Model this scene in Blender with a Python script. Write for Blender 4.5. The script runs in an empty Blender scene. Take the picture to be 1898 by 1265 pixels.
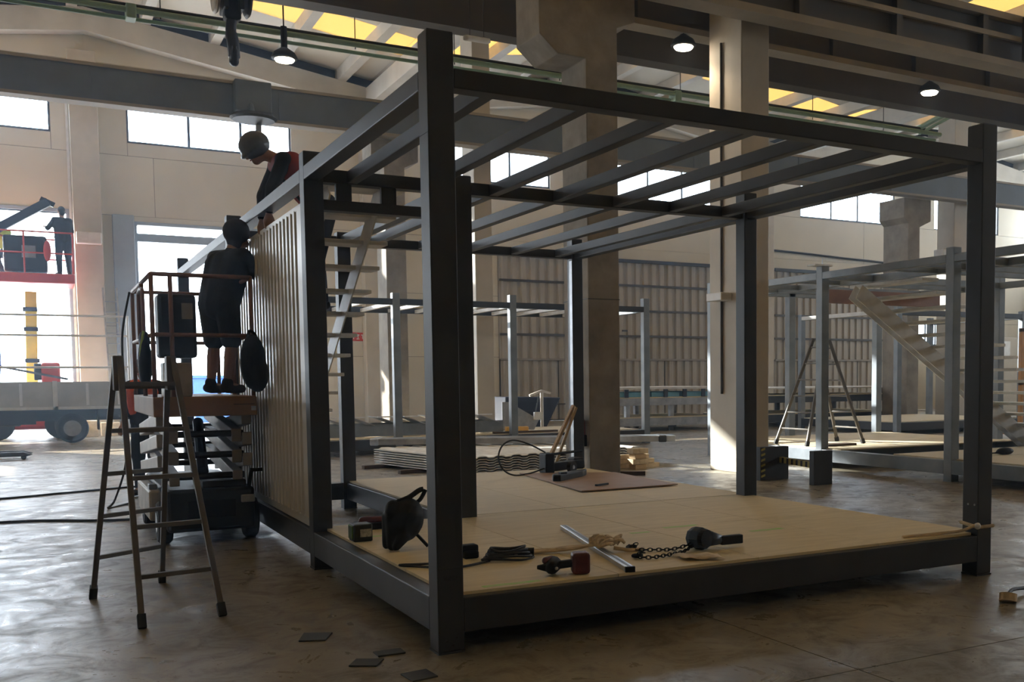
import bpy, math, random
from mathutils import Vector as V, Matrix
random.seed(7)
sc = bpy.context.scene
COL = sc.collection
# ------------------------------------------------------------------ camera
cd = bpy.data.cameras.new('camera'); cam = bpy.data.objects.new('camera', cd); COL.objects.link(cam)
YAW, PITCH, ROLL = 0.5279, -0.067, -0.0071
fw = V((math.sin(YAW)*math.cos(PITCH), math.cos(YAW)*math.cos(PITCH), math.sin(PITCH)))
rt = V((math.cos(YAW), -math.sin(YAW), 0)); up = rt.cross(fw)
r2 = rt*math.cos(ROLL)+up*math.sin(ROLL); u2 = -rt*math.sin(ROLL)+up*math.cos(ROLL)
m = Matrix((r2, u2, -fw)).transposed().to_4x4(); m.translation = V((-1.7548, -5.1505, 1.4585))
cam.matrix_world = m
cd.sensor_width = 36; cd.lens = 1902.4/1898*36
cd.shift_x = -240.48/1898; cd.shift_y = 195.69/1898
cd.clip_end = 400; cd.clip_start = 0.05
sc.camera = cam
# ------------------------------------------------------------------ light
wd = bpy.data.worlds.new('sky'); sc.world = wd; wd.use_nodes = True
bg = wd.node_tree.nodes['Background']; bg.inputs[0].default_value = (0.78, 0.89, 1.0, 1); bg.inputs[1].default_value = 9.0
sl = bpy.data.lights.new('sun', 'SUN'); sun = bpy.data.objects.new('sun', sl); COL.objects.link(sun)
sl.energy = 20; sl.angle = 0.01; sl.color = (1, .93, .82)
sun.rotation_euler = V((0.53, -0.78, -0.37)).to_track_quat('-Z', 'Y').to_euler()
sc.view_settings.view_transform = 'Standard'; sc.view_settings.look = 'None'
sc.view_settings.gamma = 1; sc.view_settings.exposure = 0.48; sc.view_settings.use_curve_mapping = False
sc.cycles.use_denoising = True
sc.cycles.max_bounces = 8; sc.cycles.diffuse_bounces = 4; sc.cycles.glossy_bounces = 3; sc.cycles.use_adaptive_sampling = True; sc.cycles.adaptive_threshold = .03; sc.cycles.transparent_max_bounces = 16
sc.cycles.sample_clamp_indirect = 6
def portal(loc, rot, sx, sy):
    l = bpy.data.lights.new('daylight_portal', 'AREA'); o = bpy.data.objects.new('daylight_portal', l); COL.objects.link(o)
    l.shape = 'RECTANGLE'; l.size = sx; l.size_y = sy; l.cycles.is_portal = True
    o.location = loc; o.rotation_euler = rot
# ------------------------------------------------------------------ materials
MT = {}
def mat(name, c, c2=None, sc_=6, rough=.6, metal=0, bump=0, stretch=(1,1,1), spec=.5, lo=.35, hi=.65, rough2=None):
    m = bpy.data.materials.new(name); m.use_nodes = True; nt = m.node_tree; b = nt.nodes['Principled BSDF']
    b.inputs['Roughness'].default_value = rough; b.inputs['Metallic'].default_value = metal
    b.inputs['Specular IOR Level'].default_value = spec
    c2 = c2 or tuple(x*.8 for x in c)
    tc = nt.nodes.new('ShaderNodeTexCoord'); mp = nt.nodes.new('ShaderNodeMapping'); mp.inputs['Scale'].default_value = stretch
    n = nt.nodes.new('ShaderNodeTexNoise'); n.inputs['Scale'].default_value = sc_; n.inputs['Detail'].default_value = 8; n.inputs['Roughness'].default_value = .6
    r = nt.nodes.new('ShaderNodeValToRGB'); r.color_ramp.elements[0].position = lo; r.color_ramp.elements[1].position = hi
    r.color_ramp.elements[0].color = (*c2, 1); r.color_ramp.elements[1].color = (*c, 1)
    L = nt.links.new
    L(tc.outputs['Object'], mp.inputs[0]); L(mp.outputs[0], n.inputs['Vector']); L(n.outputs['Fac'], r.inputs[0]); L(r.outputs[0], b.inputs['Base Color'])
    if rough2 is not None:
        mr = nt.nodes.new('ShaderNodeMapRange'); mr.inputs[1].default_value = lo; mr.inputs[2].default_value = hi
        mr.inputs[3].default_value = rough2; mr.inputs[4].default_value = rough; L(n.outputs['Fac'], mr.inputs[0]); L(mr.outputs[0], b.inputs['Roughness'])
    if bump:
        bp = nt.nodes.new('ShaderNodeBump'); bp.inputs['Strength'].default_value = bump; bp.inputs['Distance'].default_value = .01
        L(n.outputs['Fac'], bp.inputs['Height']); L(bp.outputs[0], b.inputs['Normal'])
    MT[name] = m; return m
def emit(name, c, s):
    m = bpy.data.materials.new(name); m.use_nodes = True; nt = m.node_tree; b = nt.nodes['Principled BSDF']
    b.inputs['Base Color'].default_value = (*c, 1); b.inputs['Emission Color'].default_value = (*c, 1); b.inputs['Emission Strength'].default_value = s
    MT[name] = m
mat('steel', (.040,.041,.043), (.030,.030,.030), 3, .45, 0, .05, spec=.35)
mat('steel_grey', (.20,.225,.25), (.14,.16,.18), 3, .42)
mat('galv', (.42,.43,.45), (.28,.29,.31), 5, .38, .6)
mat('white_paint', (.72,.70,.67), (.58,.56,.53), 4, .45)
mat('concrete', (.33,.29,.235), (.18,.155,.125), 2.2, .85, 0, .3, lo=.3, hi=.7)
mat('painted_col', (.50,.44,.35), (.43,.38,.30), 2, .6)
mat('wall', (.60,.545,.43), (.54,.49,.385), .6, .7)
mat('wall_blue', (.30,.35,.42), None, .8, .6)
mat('roof', (.66,.60,.50), (.58,.53,.44), .5, .7)
mat('purlin', (.62,.58,.51), None, 1, .7)
mat('girder', (.075,.067,.056), (.06,.053,.044), 1.5, .6)
mat('girder_flange', (.30,.265,.215), None, 1.5, .6)
mat('crane_blue', (.12,.15,.19), None, 1.5, .6)
mat('corr_beige', (.40,.355,.285), (.34,.30,.24), .8, .55)
mat('corr_panel', (.62,.57,.49), (.56,.51,.43), 2, .35, .1)
mat('ply', (.74,.64,.44), (.62,.53,.36), 2.2, .62, 0, .06, (1, 6, 1), lo=.3, hi=.72)
mat('ply_front', (.74,.62,.38), (.60,.49,.28), 2.2, .62, 0, .06, (1, 6, 1), lo=.3, hi=.72)
mat('hardboard', (.36,.22,.13), (.30,.18,.10), 3, .55)
mat('timber', (.52,.37,.20), (.40,.27,.14), 4, .7, 0, .1, (1,1,8))
mat('timber_dark', (.10,.065,.04), None, 4, .8)
mat('black', (.008,.008,.009), (.012,.012,.012), 8, .6, spec=.25)
mat('rubber', (.018,.018,.018), (.03,.03,.03), 8, .8)
mat('cable', (.015,.014,.013), None, 8, .6)
mat('lift_dark', (.014,.015,.015), (.02,.02,.019), 3, .55, spec=.3)
mat('lift_rail', (.24,.12,.07), (.17,.08,.05), 3, .5)
mat('lift_deck', (.30,.165,.07), (.22,.12,.05), 3, .6)
mat('lift_arm', (.30,.26,.21), (.2,.17,.14), 4, .45, .3)
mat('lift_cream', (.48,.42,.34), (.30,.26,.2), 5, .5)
mat('fibre', (.115,.095,.07), (.075,.06,.045), 5, .55)
mat('alu', (.50,.49,.46), (.36,.35,.33), 6, .32, .8)
mat('shirt', (.022,.026,.032), None, 9, .9)
mat('shorts', (.030,.032,.036), None, 9, .9)
mat('jeans', (.025,.035,.06), None, 9, .9)
mat('skin', (.36,.20,.13), (.32,.17,.11), 9, .55)
mat('hair', (.018,.014,.011), None, 30, .7)
mat('shoe', (.02,.02,.022), None, 9, .7)
mat('helmet', (.10,.12,.15), None, 4, .35)
mat('red_cloth', (.30,.045,.04), None, 9, .85)
mat('orange_cloth', (.75,.13,.04), None, 9, .8)
mat('lime', (.42,.55,.10), None, 9, .8)
mat('blue_cloth', (.06,.16,.55), None, 9, .8)
mat('red_paint', (.50,.05,.035), (.42,.04,.03), 3, .45)
mat('red_tool', (.10,.014,.012), None, 6, .4)
mat('yellow', (.75,.55,.06), None, 3, .5)
mat('stripe_yellow', (.42,.36,.08), None, 3, .6)
mat('green_pipe', (.30,.44,.33), (.24,.36,.27), 4, .5)
mat('truck_side', (.46,.44,.40), (.36,.35,.33), 2, .5)
mat('truck_dark', (.05,.055,.06), None, 2, .6)
mat('cyan', (.22,.52,.66), None, 2, .5)
mat('navy', (.022,.03,.06), None, 2, .45)
mat('blue_hoist', (.03,.055,.10), None, 3, .4)
mat('rope', (.66,.53,.36), (.48,.37,.23), 12, .9)
mat('sunlit_wood', (.85,.48,.10), None, 2, .5)  # sunlight on the offcut is put into this base colour
mat('dark_plate', (.045,.047,.04), (.03,.03,.026), 5, .5, .3)
mat('film', (.5,.56,.66), None, 5, .35)
mat('charger', (.02,.025,.02), None, 5, .5)
mat('charger_green', (.13,.30,.04), None, 5, .6)
mat('sticker', (.55,.52,.38), (.2,.19,.14), 40, .6)
mat('green_mark', (.38,.66,.16), (.55,.58,.28), 14, .7)
mat('white_plain', (.8,.8,.78), None, 5, .6)
mat('sign_red', (.62,.03,.02), None, 5, .5)
mat('ink', (.012,.01,.01), None, 5, .7)
mat('ext_red', (.20,.02,.02), None, 5, .35)
mat('orange_machine', (.55,.25,.04), None, 3, .5)
mat('outside_ground', (.50,.50,.50), (.45,.45,.45), .5, .8)
mat('outside_wall', (.55,.53,.5), None, 1, .8)
emit('lamp_glow', (1, .86, .66), 30)
def floor_mat():
    m = bpy.data.materials.new('concrete_floor'); m.use_nodes = True; nt = m.node_tree; b = nt.nodes['Principled BSDF']; L = nt.links.new
    tc = nt.nodes.new('ShaderNodeTexCoord'); geo = nt.nodes.new('ShaderNodeNewGeometry')
    def noise(s, d, r, st=(1,1,1), dist=0):
        mp = nt.nodes.new('ShaderNodeMapping'); mp.inputs['Scale'].default_value = st
        n = nt.nodes.new('ShaderNodeTexNoise'); n.inputs['Scale'].default_value = s; n.inputs['Detail'].default_value = d; n.inputs['Roughness'].default_value = r; n.inputs['Distortion'].default_value = dist
        L(geo.outputs['Position'], mp.inputs[0]); L(mp.outputs[0], n.inputs['Vector']); return n
    n1 = noise(.55, 8, .62, dist=.4); n2 = noise(3.2, 10, .7, (1, 1, 1), .8); n3 = noise(9, 8, .75, (1, .45, 1), 1.5)
    r1 = nt.nodes.new('ShaderNodeValToRGB'); r1.color_ramp.elements[0].position = .33; r1.color_ramp.elements[1].position = .68
    r1.color_ramp.elements[0].color = (.155,.132,.092,1); r1.color_ramp.elements[1].color = (.32,.28,.20,1)
    r2_ = nt.nodes.new('ShaderNodeValToRGB'); r2_.color_ramp.elements[0].position = .34; r2_.color_ramp.elements[1].position = .52
    r2_.color_ramp.elements[0].color = (.50,.48,.45,1); r2_.color_ramp.elements[1].color = (1,1,1,1)
    r3 = nt.nodes.new('ShaderNodeValToRGB'); r3.color_ramp.elements[0].position = .30; r3.color_ramp.elements[1].position = .42
    r3.color_ramp.elements[0].color = (.42,.40,.38,1); r3.color_ramp.elements[1].color = (1,1,1,1)
    L(n1.outputs['Fac'], r1.inputs[0]); L(n2.outputs['Fac'], r2_.inputs[0]); L(n3.outputs['Fac'], r3.inputs[0])
    a = nt.nodes.new('ShaderNodeMixRGB'); a.blend_type = 'MULTIPLY'; a.inputs[0].default_value = 1; L(r1.outputs[0], a.inputs[1]); L(r2_.outputs[0], a.inputs[2])
    a2 = nt.nodes.new('ShaderNodeMixRGB'); a2.blend_type = 'MULTIPLY'; a2.inputs[0].default_value = 1; L(a.outputs[0], a2.inputs[1]); L(r3.outputs[0], a2.inputs[2])
    L(a2.outputs[0], b.inputs['Base Color'])
    mr = nt.nodes.new('ShaderNodeMapRange'); mr.inputs[1].default_value = .35; mr.inputs[2].default_value = .65; mr.inputs[3].default_value = .52; mr.inputs[4].default_value = .24
    L(n2.outputs['Fac'], mr.inputs[0]); L(mr.outputs[0], b.inputs['Roughness'])
    bp = nt.nodes.new('ShaderNodeBump'); bp.inputs['Strength'].default_value = .25; bp.inputs['Distance'].default_value = .008; L(n2.outputs['Fac'], bp.inputs['Height']); L(bp.outputs[0], b.inputs['Normal'])
    MT['floor'] = m
floor_mat()
def glass_mat():
    m = bpy.data.materials.new('window_glass'); m.use_nodes = True; nt = m.node_tree; nt.nodes.remove(nt.nodes['Principled BSDF']); L = nt.links.new
    o = nt.nodes['Material Output']; t = nt.nodes.new('ShaderNodeBsdfTransparent'); t.inputs[0].default_value = (.9,.95,1,1)
    g = nt.nodes.new('ShaderNodeBsdfGlossy'); g.inputs['Roughness'].default_value = .05; mx = nt.nodes.new('ShaderNodeMixShader'); mx.inputs[0].default_value = .06
    L(t.outputs[0], mx.inputs[1]); L(g.outputs[0], mx.inputs[2]); L(mx.outputs[0], o.inputs[0]); MT['glass'] = m
glass_mat()
def skylight_mat():
    m = bpy.data.materials.new('skylight_sheet'); m.use_nodes = True; nt = m.node_tree; nt.nodes.remove(nt.nodes['Principled BSDF']); L = nt.links.new
    o = nt.nodes['Material Output']; t = nt.nodes.new('ShaderNodeBsdfTranslucent'); t.inputs[0].default_value = (.45,.33,.165,1)
    d = nt.nodes.new('ShaderNodeBsdfDiffuse'); d.inputs[0].default_value = (.6,.48,.28,1); mx = nt.nodes.new('ShaderNodeMixShader'); mx.inputs[0].default_value = .25
    L(t.outputs[0], mx.inputs[1]); L(d.outputs[0], mx.inputs[2]); L(mx.outputs[0], o.inputs[0]); MT['skylight'] = m
skylight_mat()
# ------------------------------------------------------------------ mesh builder
ORG = {}
class G:
    def __init__(s): s.v = []; s.f = []
    def _add(s, vs, fs):
        o = len(s.v); s.v += [V(p) for p in vs]; s.f += [tuple(i+o for i in f) for f in fs]; return s
    def box(s, x0, x1, y0, y1, z0, z1):
        return s._add([(x0,y0,z0),(x1,y0,z0),(x1,y1,z0),(x0,y1,z0),(x0,y0,z1),(x1,y0,z1),(x1,y1,z1),(x0,y1,z1)],
                      [(3,2,1,0),(4,5,6,7),(0,1,5,4),(1,2,6,5),(2,3,7,6),(3,0,4,7)])
    def bar(s, p, q, w, h, upv=(0,0,1)):
        p, q = V(p), V(q); d = (q-p).normalized(); u = V(upv)
        if abs(d.dot(u)) > .99: u = V((1,0,0))
        a = d.cross(u).normalized(); b = a.cross(d).normalized(); a *= w/2; b *= h/2
        return s._add([p-a-b,p+a-b,p+a+b,p-a+b,q-a-b,q+a-b,q+a+b,q-a+b], [(0,1,2,3),(7,6,5,4),(0,4,5,1),(1,5,6,2),(2,6,7,3),(3,7,4,0)])
    def cyl(s, p, q, r0, r1=None, n=12):
        r1 = r0 if r1 is None else r1; p, q = V(p), V(q); d = (q-p).normalized(); u = V((0,0,1)) if abs(d.z) < .9 else V((1,0,0))
        a = d.cross(u).normalized(); b = d.cross(a).normalized(); vs = []
        for c, r in ((p, r0), (q, r1)):
            for i in range(n):
                t = 2*math.pi*i/n; vs.append(c+a*math.cos(t)*r+b*math.sin(t)*r)
        fs = [(i, (i+1) % n, n+(i+1) % n, n+i) for i in range(n)]+[tuple(range(n))[::-1], tuple(range(n, 2*n))]
        return s._add(vs, fs)
    def tube(s, pts, r, n=8, closed=False):
        pts = [V(p) for p in pts]; k = len(pts); vs = []; ref = None
        for i, p in enumerate(pts):
            d = ((pts[(i+1) % k] if closed or i < k-1 else p)-(pts[i-1] if closed or i > 0 else p)).normalized()
            if ref is None: ref = V((0,0,1)) if abs(d.z) < .9 else V((1,0,0))
            a = d.cross(ref).normalized() if d.cross(ref).length > 1e-4 else V((1,0,0)); b = a.cross(d).normalized(); ref = b
            rr = r[i] if isinstance(r, (list, tuple)) else r
            for j in range(n):
                t = 2*math.pi*j/n; vs.append(p+a*math.cos(t)*rr+b*math.sin(t)*rr)
        fs = []
        for i in range(k if closed else k-1):
            for j in range(n): fs.append((i*n+j, i*n+(j+1) % n, ((i+1) % k)*n+(j+1) % n, ((i+1) % k)*n+j))
        if not closed: fs += [tuple(range(n))[::-1], tuple(range((k-1)*n, k*n))]
        return s._add(vs, fs)
    def prism(s, poly, fn, d0, d1):
        n = len(poly); vs = [fn(a, b, d0) for a, b in poly]+[fn(a, b, d1) for a, b in poly]
        fs = [(i, (i+1) % n, n+(i+1) % n, n+i) for i in range(n)]+[tuple(range(n))[::-1], tuple(range(n, 2*n))]
        return s._add(vs, fs)
    def lathe(s, prof, o, ax=(0,0,1), n=16):
        o = V(o); ax = V(ax).normalized(); u = V((0,0,1)) if abs(ax.z) < .9 else V((1,0,0)); a = ax.cross(u).normalized(); b = ax.cross(a); vs = []
        for r, h in prof:
            for i in range(n):
                t = 2*math.pi*i/n; vs.append(o+ax*h+a*math.cos(t)*r+b*math.sin(t)*r)
        k = len(prof); fs = [(i*n+j, i*n+(j+1) % n, (i+1)*n+(j+1) % n, (i+1)*n+j) for i in range(k-1) for j in range(n)]
        fs += [tuple(range(n))[::-1], tuple(range((k-1)*n, k*n))]
        return s._add(vs, fs)
    def capsule(s, p, q, r0, r1=None, n=12, sq=None):
        r1 = r0 if r1 is None else r1; p, q = V(p), V(q); d = q-p; Ln = max(d.length, 1e-4)
        prof = [(max(.05, math.sin(t))*r0, -math.cos(t)*r0) for t in (0.05, .5, 1.0, 1.5)]+[(max(.05, math.sin(t))*r1, Ln-math.cos(t)*r1) for t in (1.65, 2.1, 2.6, 3.09)]
        return s.lathe(prof, p, d if d.length > 1e-4 else (0,0,1), n)
    def ell(s, c, rx, ry, rz, n=14):
        c = V(c); k = 9; vs = []
        for i in range(k):
            t = .04+(math.pi-.08)*i/(k-1)
            for j in range(n):
                a = 2*math.pi*j/n; vs.append(c+V((rx*math.sin(t)*math.cos(a), ry*math.sin(t)*math.sin(a), -rz*math.cos(t))))
        fs = [(i*n+j, i*n+(j+1) % n, (i+1)*n+(j+1) % n, (i+1)*n+j) for i in range(k-1) for j in range(n)]+[tuple(range(n))[::-1], tuple(range((k-1)*n, k*n))]
        return s._add(vs, fs)
    def corr(s, p0, du, dn, L, z0, z1, pitch=.2, depth=.035, th=.004, duty=(.0,.3,.45,.85), closed=True):
        """trapezoidal sheet running along du for L, ribs along z, ribs standing out along dn"""
        p0, du, dn = V(p0), V(du).normalized(), V(dn).normalized(); prof = []; x = 0
        while x < L:
            for t, h in ((0, 0), (duty[1], 0), (duty[2], depth), (duty[3], depth)):
                if x+t*pitch <= L: prof.append((x+t*pitch, h))
            x += pitch
        prof.append((L, 0)); n = len(prof); vs = []
        for z in (z0, z1):
            for o_ in (0, -th):
                for a, h in prof: vs.append(p0+du*a+dn*(h+o_)+V((0,0,z)))
        fs = []
        for i in range(n-1):
            fs += [(i, i+1, 2*n+i+1, 2*n+i), (n+i+1, n+i, 3*n+i, 3*n+i+1), (i+1, i, n+i, n+i+1), (2*n+i, 2*n+i+1, 3*n+i+1, 3*n+i)]
        fs += [(0, 2*n, 3*n, n), (n-1, 2*n-1, 4*n-1, 3*n-1)]
        return s._add(vs, fs)
    def xf(s, M, start=0):
        for i in range(start, len(s.v)): s.v[i] = M @ s.v[i]
        return s
    def build(s, name, mt, parent=None, bevel=0, smooth=False, remesh=0, label=None):
        lo = V((min(p[i] for p in s.v) for i in range(3))); hi = V((max(p[i] for p in s.v) for i in range(3))); c = (lo+hi)/2
        if parent is None: c.z = lo.z
        me = bpy.data.meshes.new(name); me.from_pydata([p-c for p in s.v], [], s.f); me.update()
        me.materials.append(MT[mt])
        o = bpy.data.objects.new(name, me); COL.objects.link(o)
        base = V((0,0,0))
        if parent is not None: o.parent = parent; base = ORG[parent.name]
        o.location = c-base; ORG[o.name] = c
        if remesh:
            md = o.modifiers.new('remesh', 'REMESH'); md.mode = 'VOXEL'; md.voxel_size = remesh; md.use_smooth_shade = True
            sm = o.modifiers.new('smooth', 'SMOOTH'); sm.iterations = 4; sm.factor = .5
        if bevel:
            md = o.modifiers.new('bevel', 'BEVEL'); md.width = bevel; md.segments = 2; md.limit_method = 'ANGLE'
        if smooth:
            for p in me.polygons: p.use_smooth = True
        if label: o['label'] = label
        return o
def tag(o, label, cat, group=None):
    o['label'] = label; o['category'] = cat
    if group: o['group'] = group
    return o
def thing(name, label, cat, loc, group=None):
    o = bpy.data.objects.new(name, None); COL.objects.link(o); o.location = loc; o.empty_display_size = .2; ORG[o.name] = V(loc)
    return tag(o, label, cat, group)
def struct(o, label=None):
    o['kind'] = 'structure'
    if label: o['label'] = label
    return o
def sroot(name, loc=(0,0,0), label=None):
    o = bpy.data.objects.new(name, None); COL.objects.link(o); o.location = loc; ORG[o.name] = V(loc); return struct(o, label)
def B(name, mt, par, x0, x1, y0, y1, z0, z1, bevel=0, label=None): return G().box(x0,x1,y0,y1,z0,z1).build(name, mt, par, bevel, label=label)
def spline(pts, n=8, closed=False):
    pts = [V(p) for p in pts]; k = len(pts); out = []
    for i in range(k if closed else k-1):
        a = pts[(i-1) % k] if closed or i > 0 else pts[i]; b = pts[i]; c = pts[(i+1) % k]; d = pts[(i+2) % k] if closed or i < k-2 else c
        for j in range(n):
            t = j/n; out.append(.5*((2*b)+(c-a)*t+(2*a-5*b+4*c-d)*t*t+(3*b-a-3*c+d)*t**3))
    if not closed: out.append(pts[-1])
    return out
# ================================================================== SETTING
XL, XR, YF, YW = -8.15, 38.3, -13.5, 27.0
fl = sroot('floor', (0,0,0), 'worn stained grey brown concrete hall floor')
B('floor_base', 'concrete', fl, XL, XR, YF, YW, -.30, -.015)
xs = [XL, -4.55, 1.7, 7.9, 14.1, 20.3, 26.5, 32.4, XR]; ys = [YF, -7.5, -1.35, 4.8, 10.95, 17.1, 23.2, YW]
for i in range(len(xs)-1):
    for j in range(len(ys)-1):
        B('floor_slab', 'floor', fl, xs[i]+.004, xs[i+1]-.004, ys[j]+.004, ys[j+1]-.004, -.016, 0)
og = B('ground_outside', 'outside_ground', None, -60, 80, YW, 110, -.30, -.02); struct(og, 'pale sunlit yard beyond the open doors')
# back wall ---------------------------------------------------------
wb = sroot('wall_back', (0,YW,0), 'cream precast panel gable wall at the far end')
def wp(x0, x1, z0, z1, mt='wall'):
    B('wall_panel', mt, wb, x0+.008, x1-.008, YW, YW+.02, z0+.008, z1-.008); B('wall_core', 'concrete', wb, x0, x1, YW+.02, YW+.25, z0, z1)
D1L, D1R, D1T = -7.0, -1.0, 6.03
D2L, D2R, D2T = .66, 4.4, 5.86
D3L, D3R, D3T = 11.5, 20.1, 5.62
D4L, D4R, D4T = 22.95, 28.9, 5.62
TOP = 10.15
wp(XL, D1L, 0, 6.05); wp(D1R, D2L, 0, 3.0); wp(D1R, D2L, 3.0, 6.05)
wp(D2R, 8.0, 0, 2.18); wp(D2R, 8.0, 2.18, 4.2); wp(D2R, 8.0, 4.2, 6.05); wp(8.0, D3L, 0, 2.18); wp(8.0, D3L, 2.18, 4.2); wp(8.0, D3L, 4.2, 6.05)
wp(D3R, D4L, 0, 3.0); wp(D3R, D4L, 3.0, 6.05); wp(D4R, XR, 0, 2.75); wp(D4R, 30.6, 2.75, 3.75); wp(32.5, XR, 2.75, 3.75); wp(D4R, XR, 3.75, 6.05)
B('wall_panel','wall',wb,D1L,D1R,YW,YW+.25,D1T,6.05); B('wall_panel','wall',wb,D2L,D2R,YW,YW+.25,D2T,6.05); B('wall_panel','wall',wb,D3L,D3R,YW,YW+.25,D3T,6.05); B('wall_panel','wall',wb,D4L,D4R,YW,YW+.25,D4T,6.05)
for a, b in ((XL,-4.55),(-4.55,1.2),(1.2,8),(8,14.6),(14.6,21.2),(21.2,27.6),(27.6,XR)): wp(a, b, 6.05, 7.70)
# clerestory windows: (x0, x1, sill, head, mullion xs)
WIN = [(-6.2,-1.28,8.16,9.7,(-4.6,-2.9)), (.56,4.95,8.06,9.65,(2.15,3.55)), (9.2,13.45,7.9,9.5,(10.6,12.0)), (15.9,20.2,7.78,9.4,(17.35,18.8)), (24.3,29.3,7.72,9.3,(25.9,27.3)), (31.6,35.6,7.7,9.3,(33,34.3)), (30.6,32.5,2.75,3.75,(31.2,31.8))]
px = XL
for i, (x0,x1,z0,z1,mu) in enumerate(WIN):
    if z0 > 5: wp(px, x0, 7.70, TOP); wp(x0, x1, 7.70, z0); wp(x0, x1, z1, TOP); px = x1
    w = struct(G().box(x0,x1,YW+.05,YW+.12,z0,z0+.06).box(x0,x1,YW+.05,YW+.12,z1-.06,z1).box(x0,x0+.05,YW+.05,YW+.12,z0+.06,z1-.06).box(x1-.05,x1,YW+.05,YW+.12,z0+.06,z1-.06).build('window_%d' % (i+1), 'steel'), 'high strip window blown out by daylight' if z0 > 5 else 'small bright window low in the far right wall')
    e = [x0+.05]+list(mu)+[x1-.05]
    for mx in mu: B('mullion','steel',w,mx-.035,mx+.035,YW+.055,YW+.115,z0+.06,z1-.06)
    for a, b in zip(e[:-1], e[1:]): B('pane','glass',w,a,b,YW+.08,YW+.088,z0+.06,z1-.06)
    portal(((x0+x1)/2, YW+.3, (z0+z1)/2), (-math.pi/2,0,0), x1-x0, z1-z0)
wp(px, XR, 7.70, TOP)
for a, b in ((XL,-.4),(-.4,7.35),(7.35,15.1),(15.1,22.85),(22.85,30.6),(30.6,XR)):
    rz = lambda x: 10.3+1.15*(1-abs(((x+.4) % 15.5)-0)/7.75 if ((x+.4) % 15.5) <= 7.75 else (((x+.4) % 15.5)-7.75)/7.75)
    za, zb = rz(a+1e-6), rz(b-1e-6)
    G()._add([(a,YW,TOP),(b,YW,TOP),(b,YW,zb+.3),(a,YW,za+.3),(a,YW+.25,TOP),(b,YW+.25,TOP),(b,YW+.25,zb+.3),(a,YW+.25,za+.3)],
        [(0,1,2,3),(7,6,5,4),(0,4,5,1),(1,5,6,2),(2,6,7,3),(3,7,4,0)]).build('wall_panel','wall',wb)
for a, b, w_, nm in ((-.84,-.16,.45,'painted'), (6.95,7.75,.4,'p'), (21.98,22.7,.4,'p'), (14.7,15.3,.3,'p')):
    B('pilaster','painted_col',wb,a,b,YW-w_,YW,0,10.3 if nm != 'p' else 9.8,.02)
B('conduit','white_paint',wb,-.92,-.86,YW-.12,YW-.05,1.0,9.0); B('duct_box','white_paint',wb,-.8,-.2,YW-.75,YW-.45,5.15,5.45,.02)
B('light_fitting','white_paint',wb,5.0,5.5,YW-.25,YW,6.15,6.3,.02); B('light_fitting','white_paint',wb,15.9,16.3,YW-.25,YW,6.1,6.22,.02)
G().tube(spline([(22.7,YW-.06,6.35),(24.5,YW-.06,6.3),(26.5,YW-.07,6.22),(28.5,YW-.06,6.16),(31,YW-.06,6.0),(34,YW-.06,5.9)],6),.045,6).build('cable_run','cable',wb)
B('sliding_door_edge','wall_blue',wb,.10,.64,YW-.22,YW-.02,0,6.05,.02)
sg = B('red_sign','sign_red',wb,6.55,7.2,YW-.03,YW,2.66,2.92)
for k, (a, b) in enumerate(((.06,.16),(.2,.3),(.34,.44),(.48,.58))):
    g = G(); x = 6.55+a
    g.box(x,x+.09,YW-.036,YW-.031,2.83,2.86); g.box(x+.035,x+.06,YW-.036,YW-.031,2.72,2.83)
    if k % 2: g.box(x,x+.09,YW-.036,YW-.031,2.71,2.735)
    g.build('lettering','white_plain',sg)
# doors ------------------------------------------------------------
def corr_door(n, x0, x1, zt, lab):
    d = sroot('door_%d' % n, ((x0+x1)/2,YW,0), lab)
    split = 2.12
    B('leak_block_sheet','girder',d,x0-.05,x1+.05,YW+.02,YW+.1,0,zt)  # unseen dark sheet added to stop daylight leaking round the door
    G().corr((x0,YW-.02,0),(1,0,0),(0,-1,0),x1-x0,split,zt,.34,.06).build('upper_sheet','corr_beige',d)
    k = 0; x = x0
    while x < x1-.1:
        xe = min(x+2.15, x1); G().corr((x+.02,YW-.06,0),(1,0,0),(0,-1,0),xe-x-.04,.05,split-.06,.34,.06).build('door_leaf','corr_beige',d); x = xe
    B('top_track','girder_flange',d,x0,x1,YW-.16,YW-.10,split-.05,split+.02)
    for z in (2.95,3.85,4.75): B('sheeting_rail','girder',d,x0,x1,YW-.13,YW-.09,z-.05,z+.03)
    B('bottom_rail','girder',d,x0,x1,YW-.19,YW-.13,.55,.6)
    B('head_rail','steel',d,x0,x1,YW-.16,YW-.09,zt-.08,zt+.04)
    return d
d3 = corr_door(3, D3L, D3R, D3T, 'closed beige corrugated industrial door behind the concrete pillar')
d4 = corr_door(4, D4L, D4R, D4T, 'closed beige corrugated industrial door behind the folding ladder on the right')
B('vent_slot','steel',d3,16.15,16.35,YW-.15,YW-.11,3.1,3.16)
for x in (15.2,15.45,15.7,15.95): B('handle','black',d3,x,x+.12,YW-.16,YW-.12,.72,.78)
d1 = struct(G().box(D1L-.08,D1L,YW-.03,YW+.28,0,D1T).box(D1R,D1R+.08,YW-.03,YW+.28,0,D1T).box(D1L-.08,D1R+.08,YW-.03,YW+.28,D1T,D1T+.1).build('door_1','wall_blue'),'open doorway flooded with daylight behind the flatbed truck')
d2 = struct(G().box(D2L-.02,D2L+.06,YW-.03,YW+.28,0,D2T).box(D2R-.04,D2R+.04,YW-.03,YW+.28,0,D2T).box(D2L-.02,D2R+.04,YW-.03,YW+.28,D2T-.04,D2T+.05).build('door_2','wall_blue'),'open doorway with folded corrugated shutter above')
B('shutter_beam','wall_blue',d2,D2L,D2R,YW+.10,YW+.24,5.38,5.60)
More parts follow.
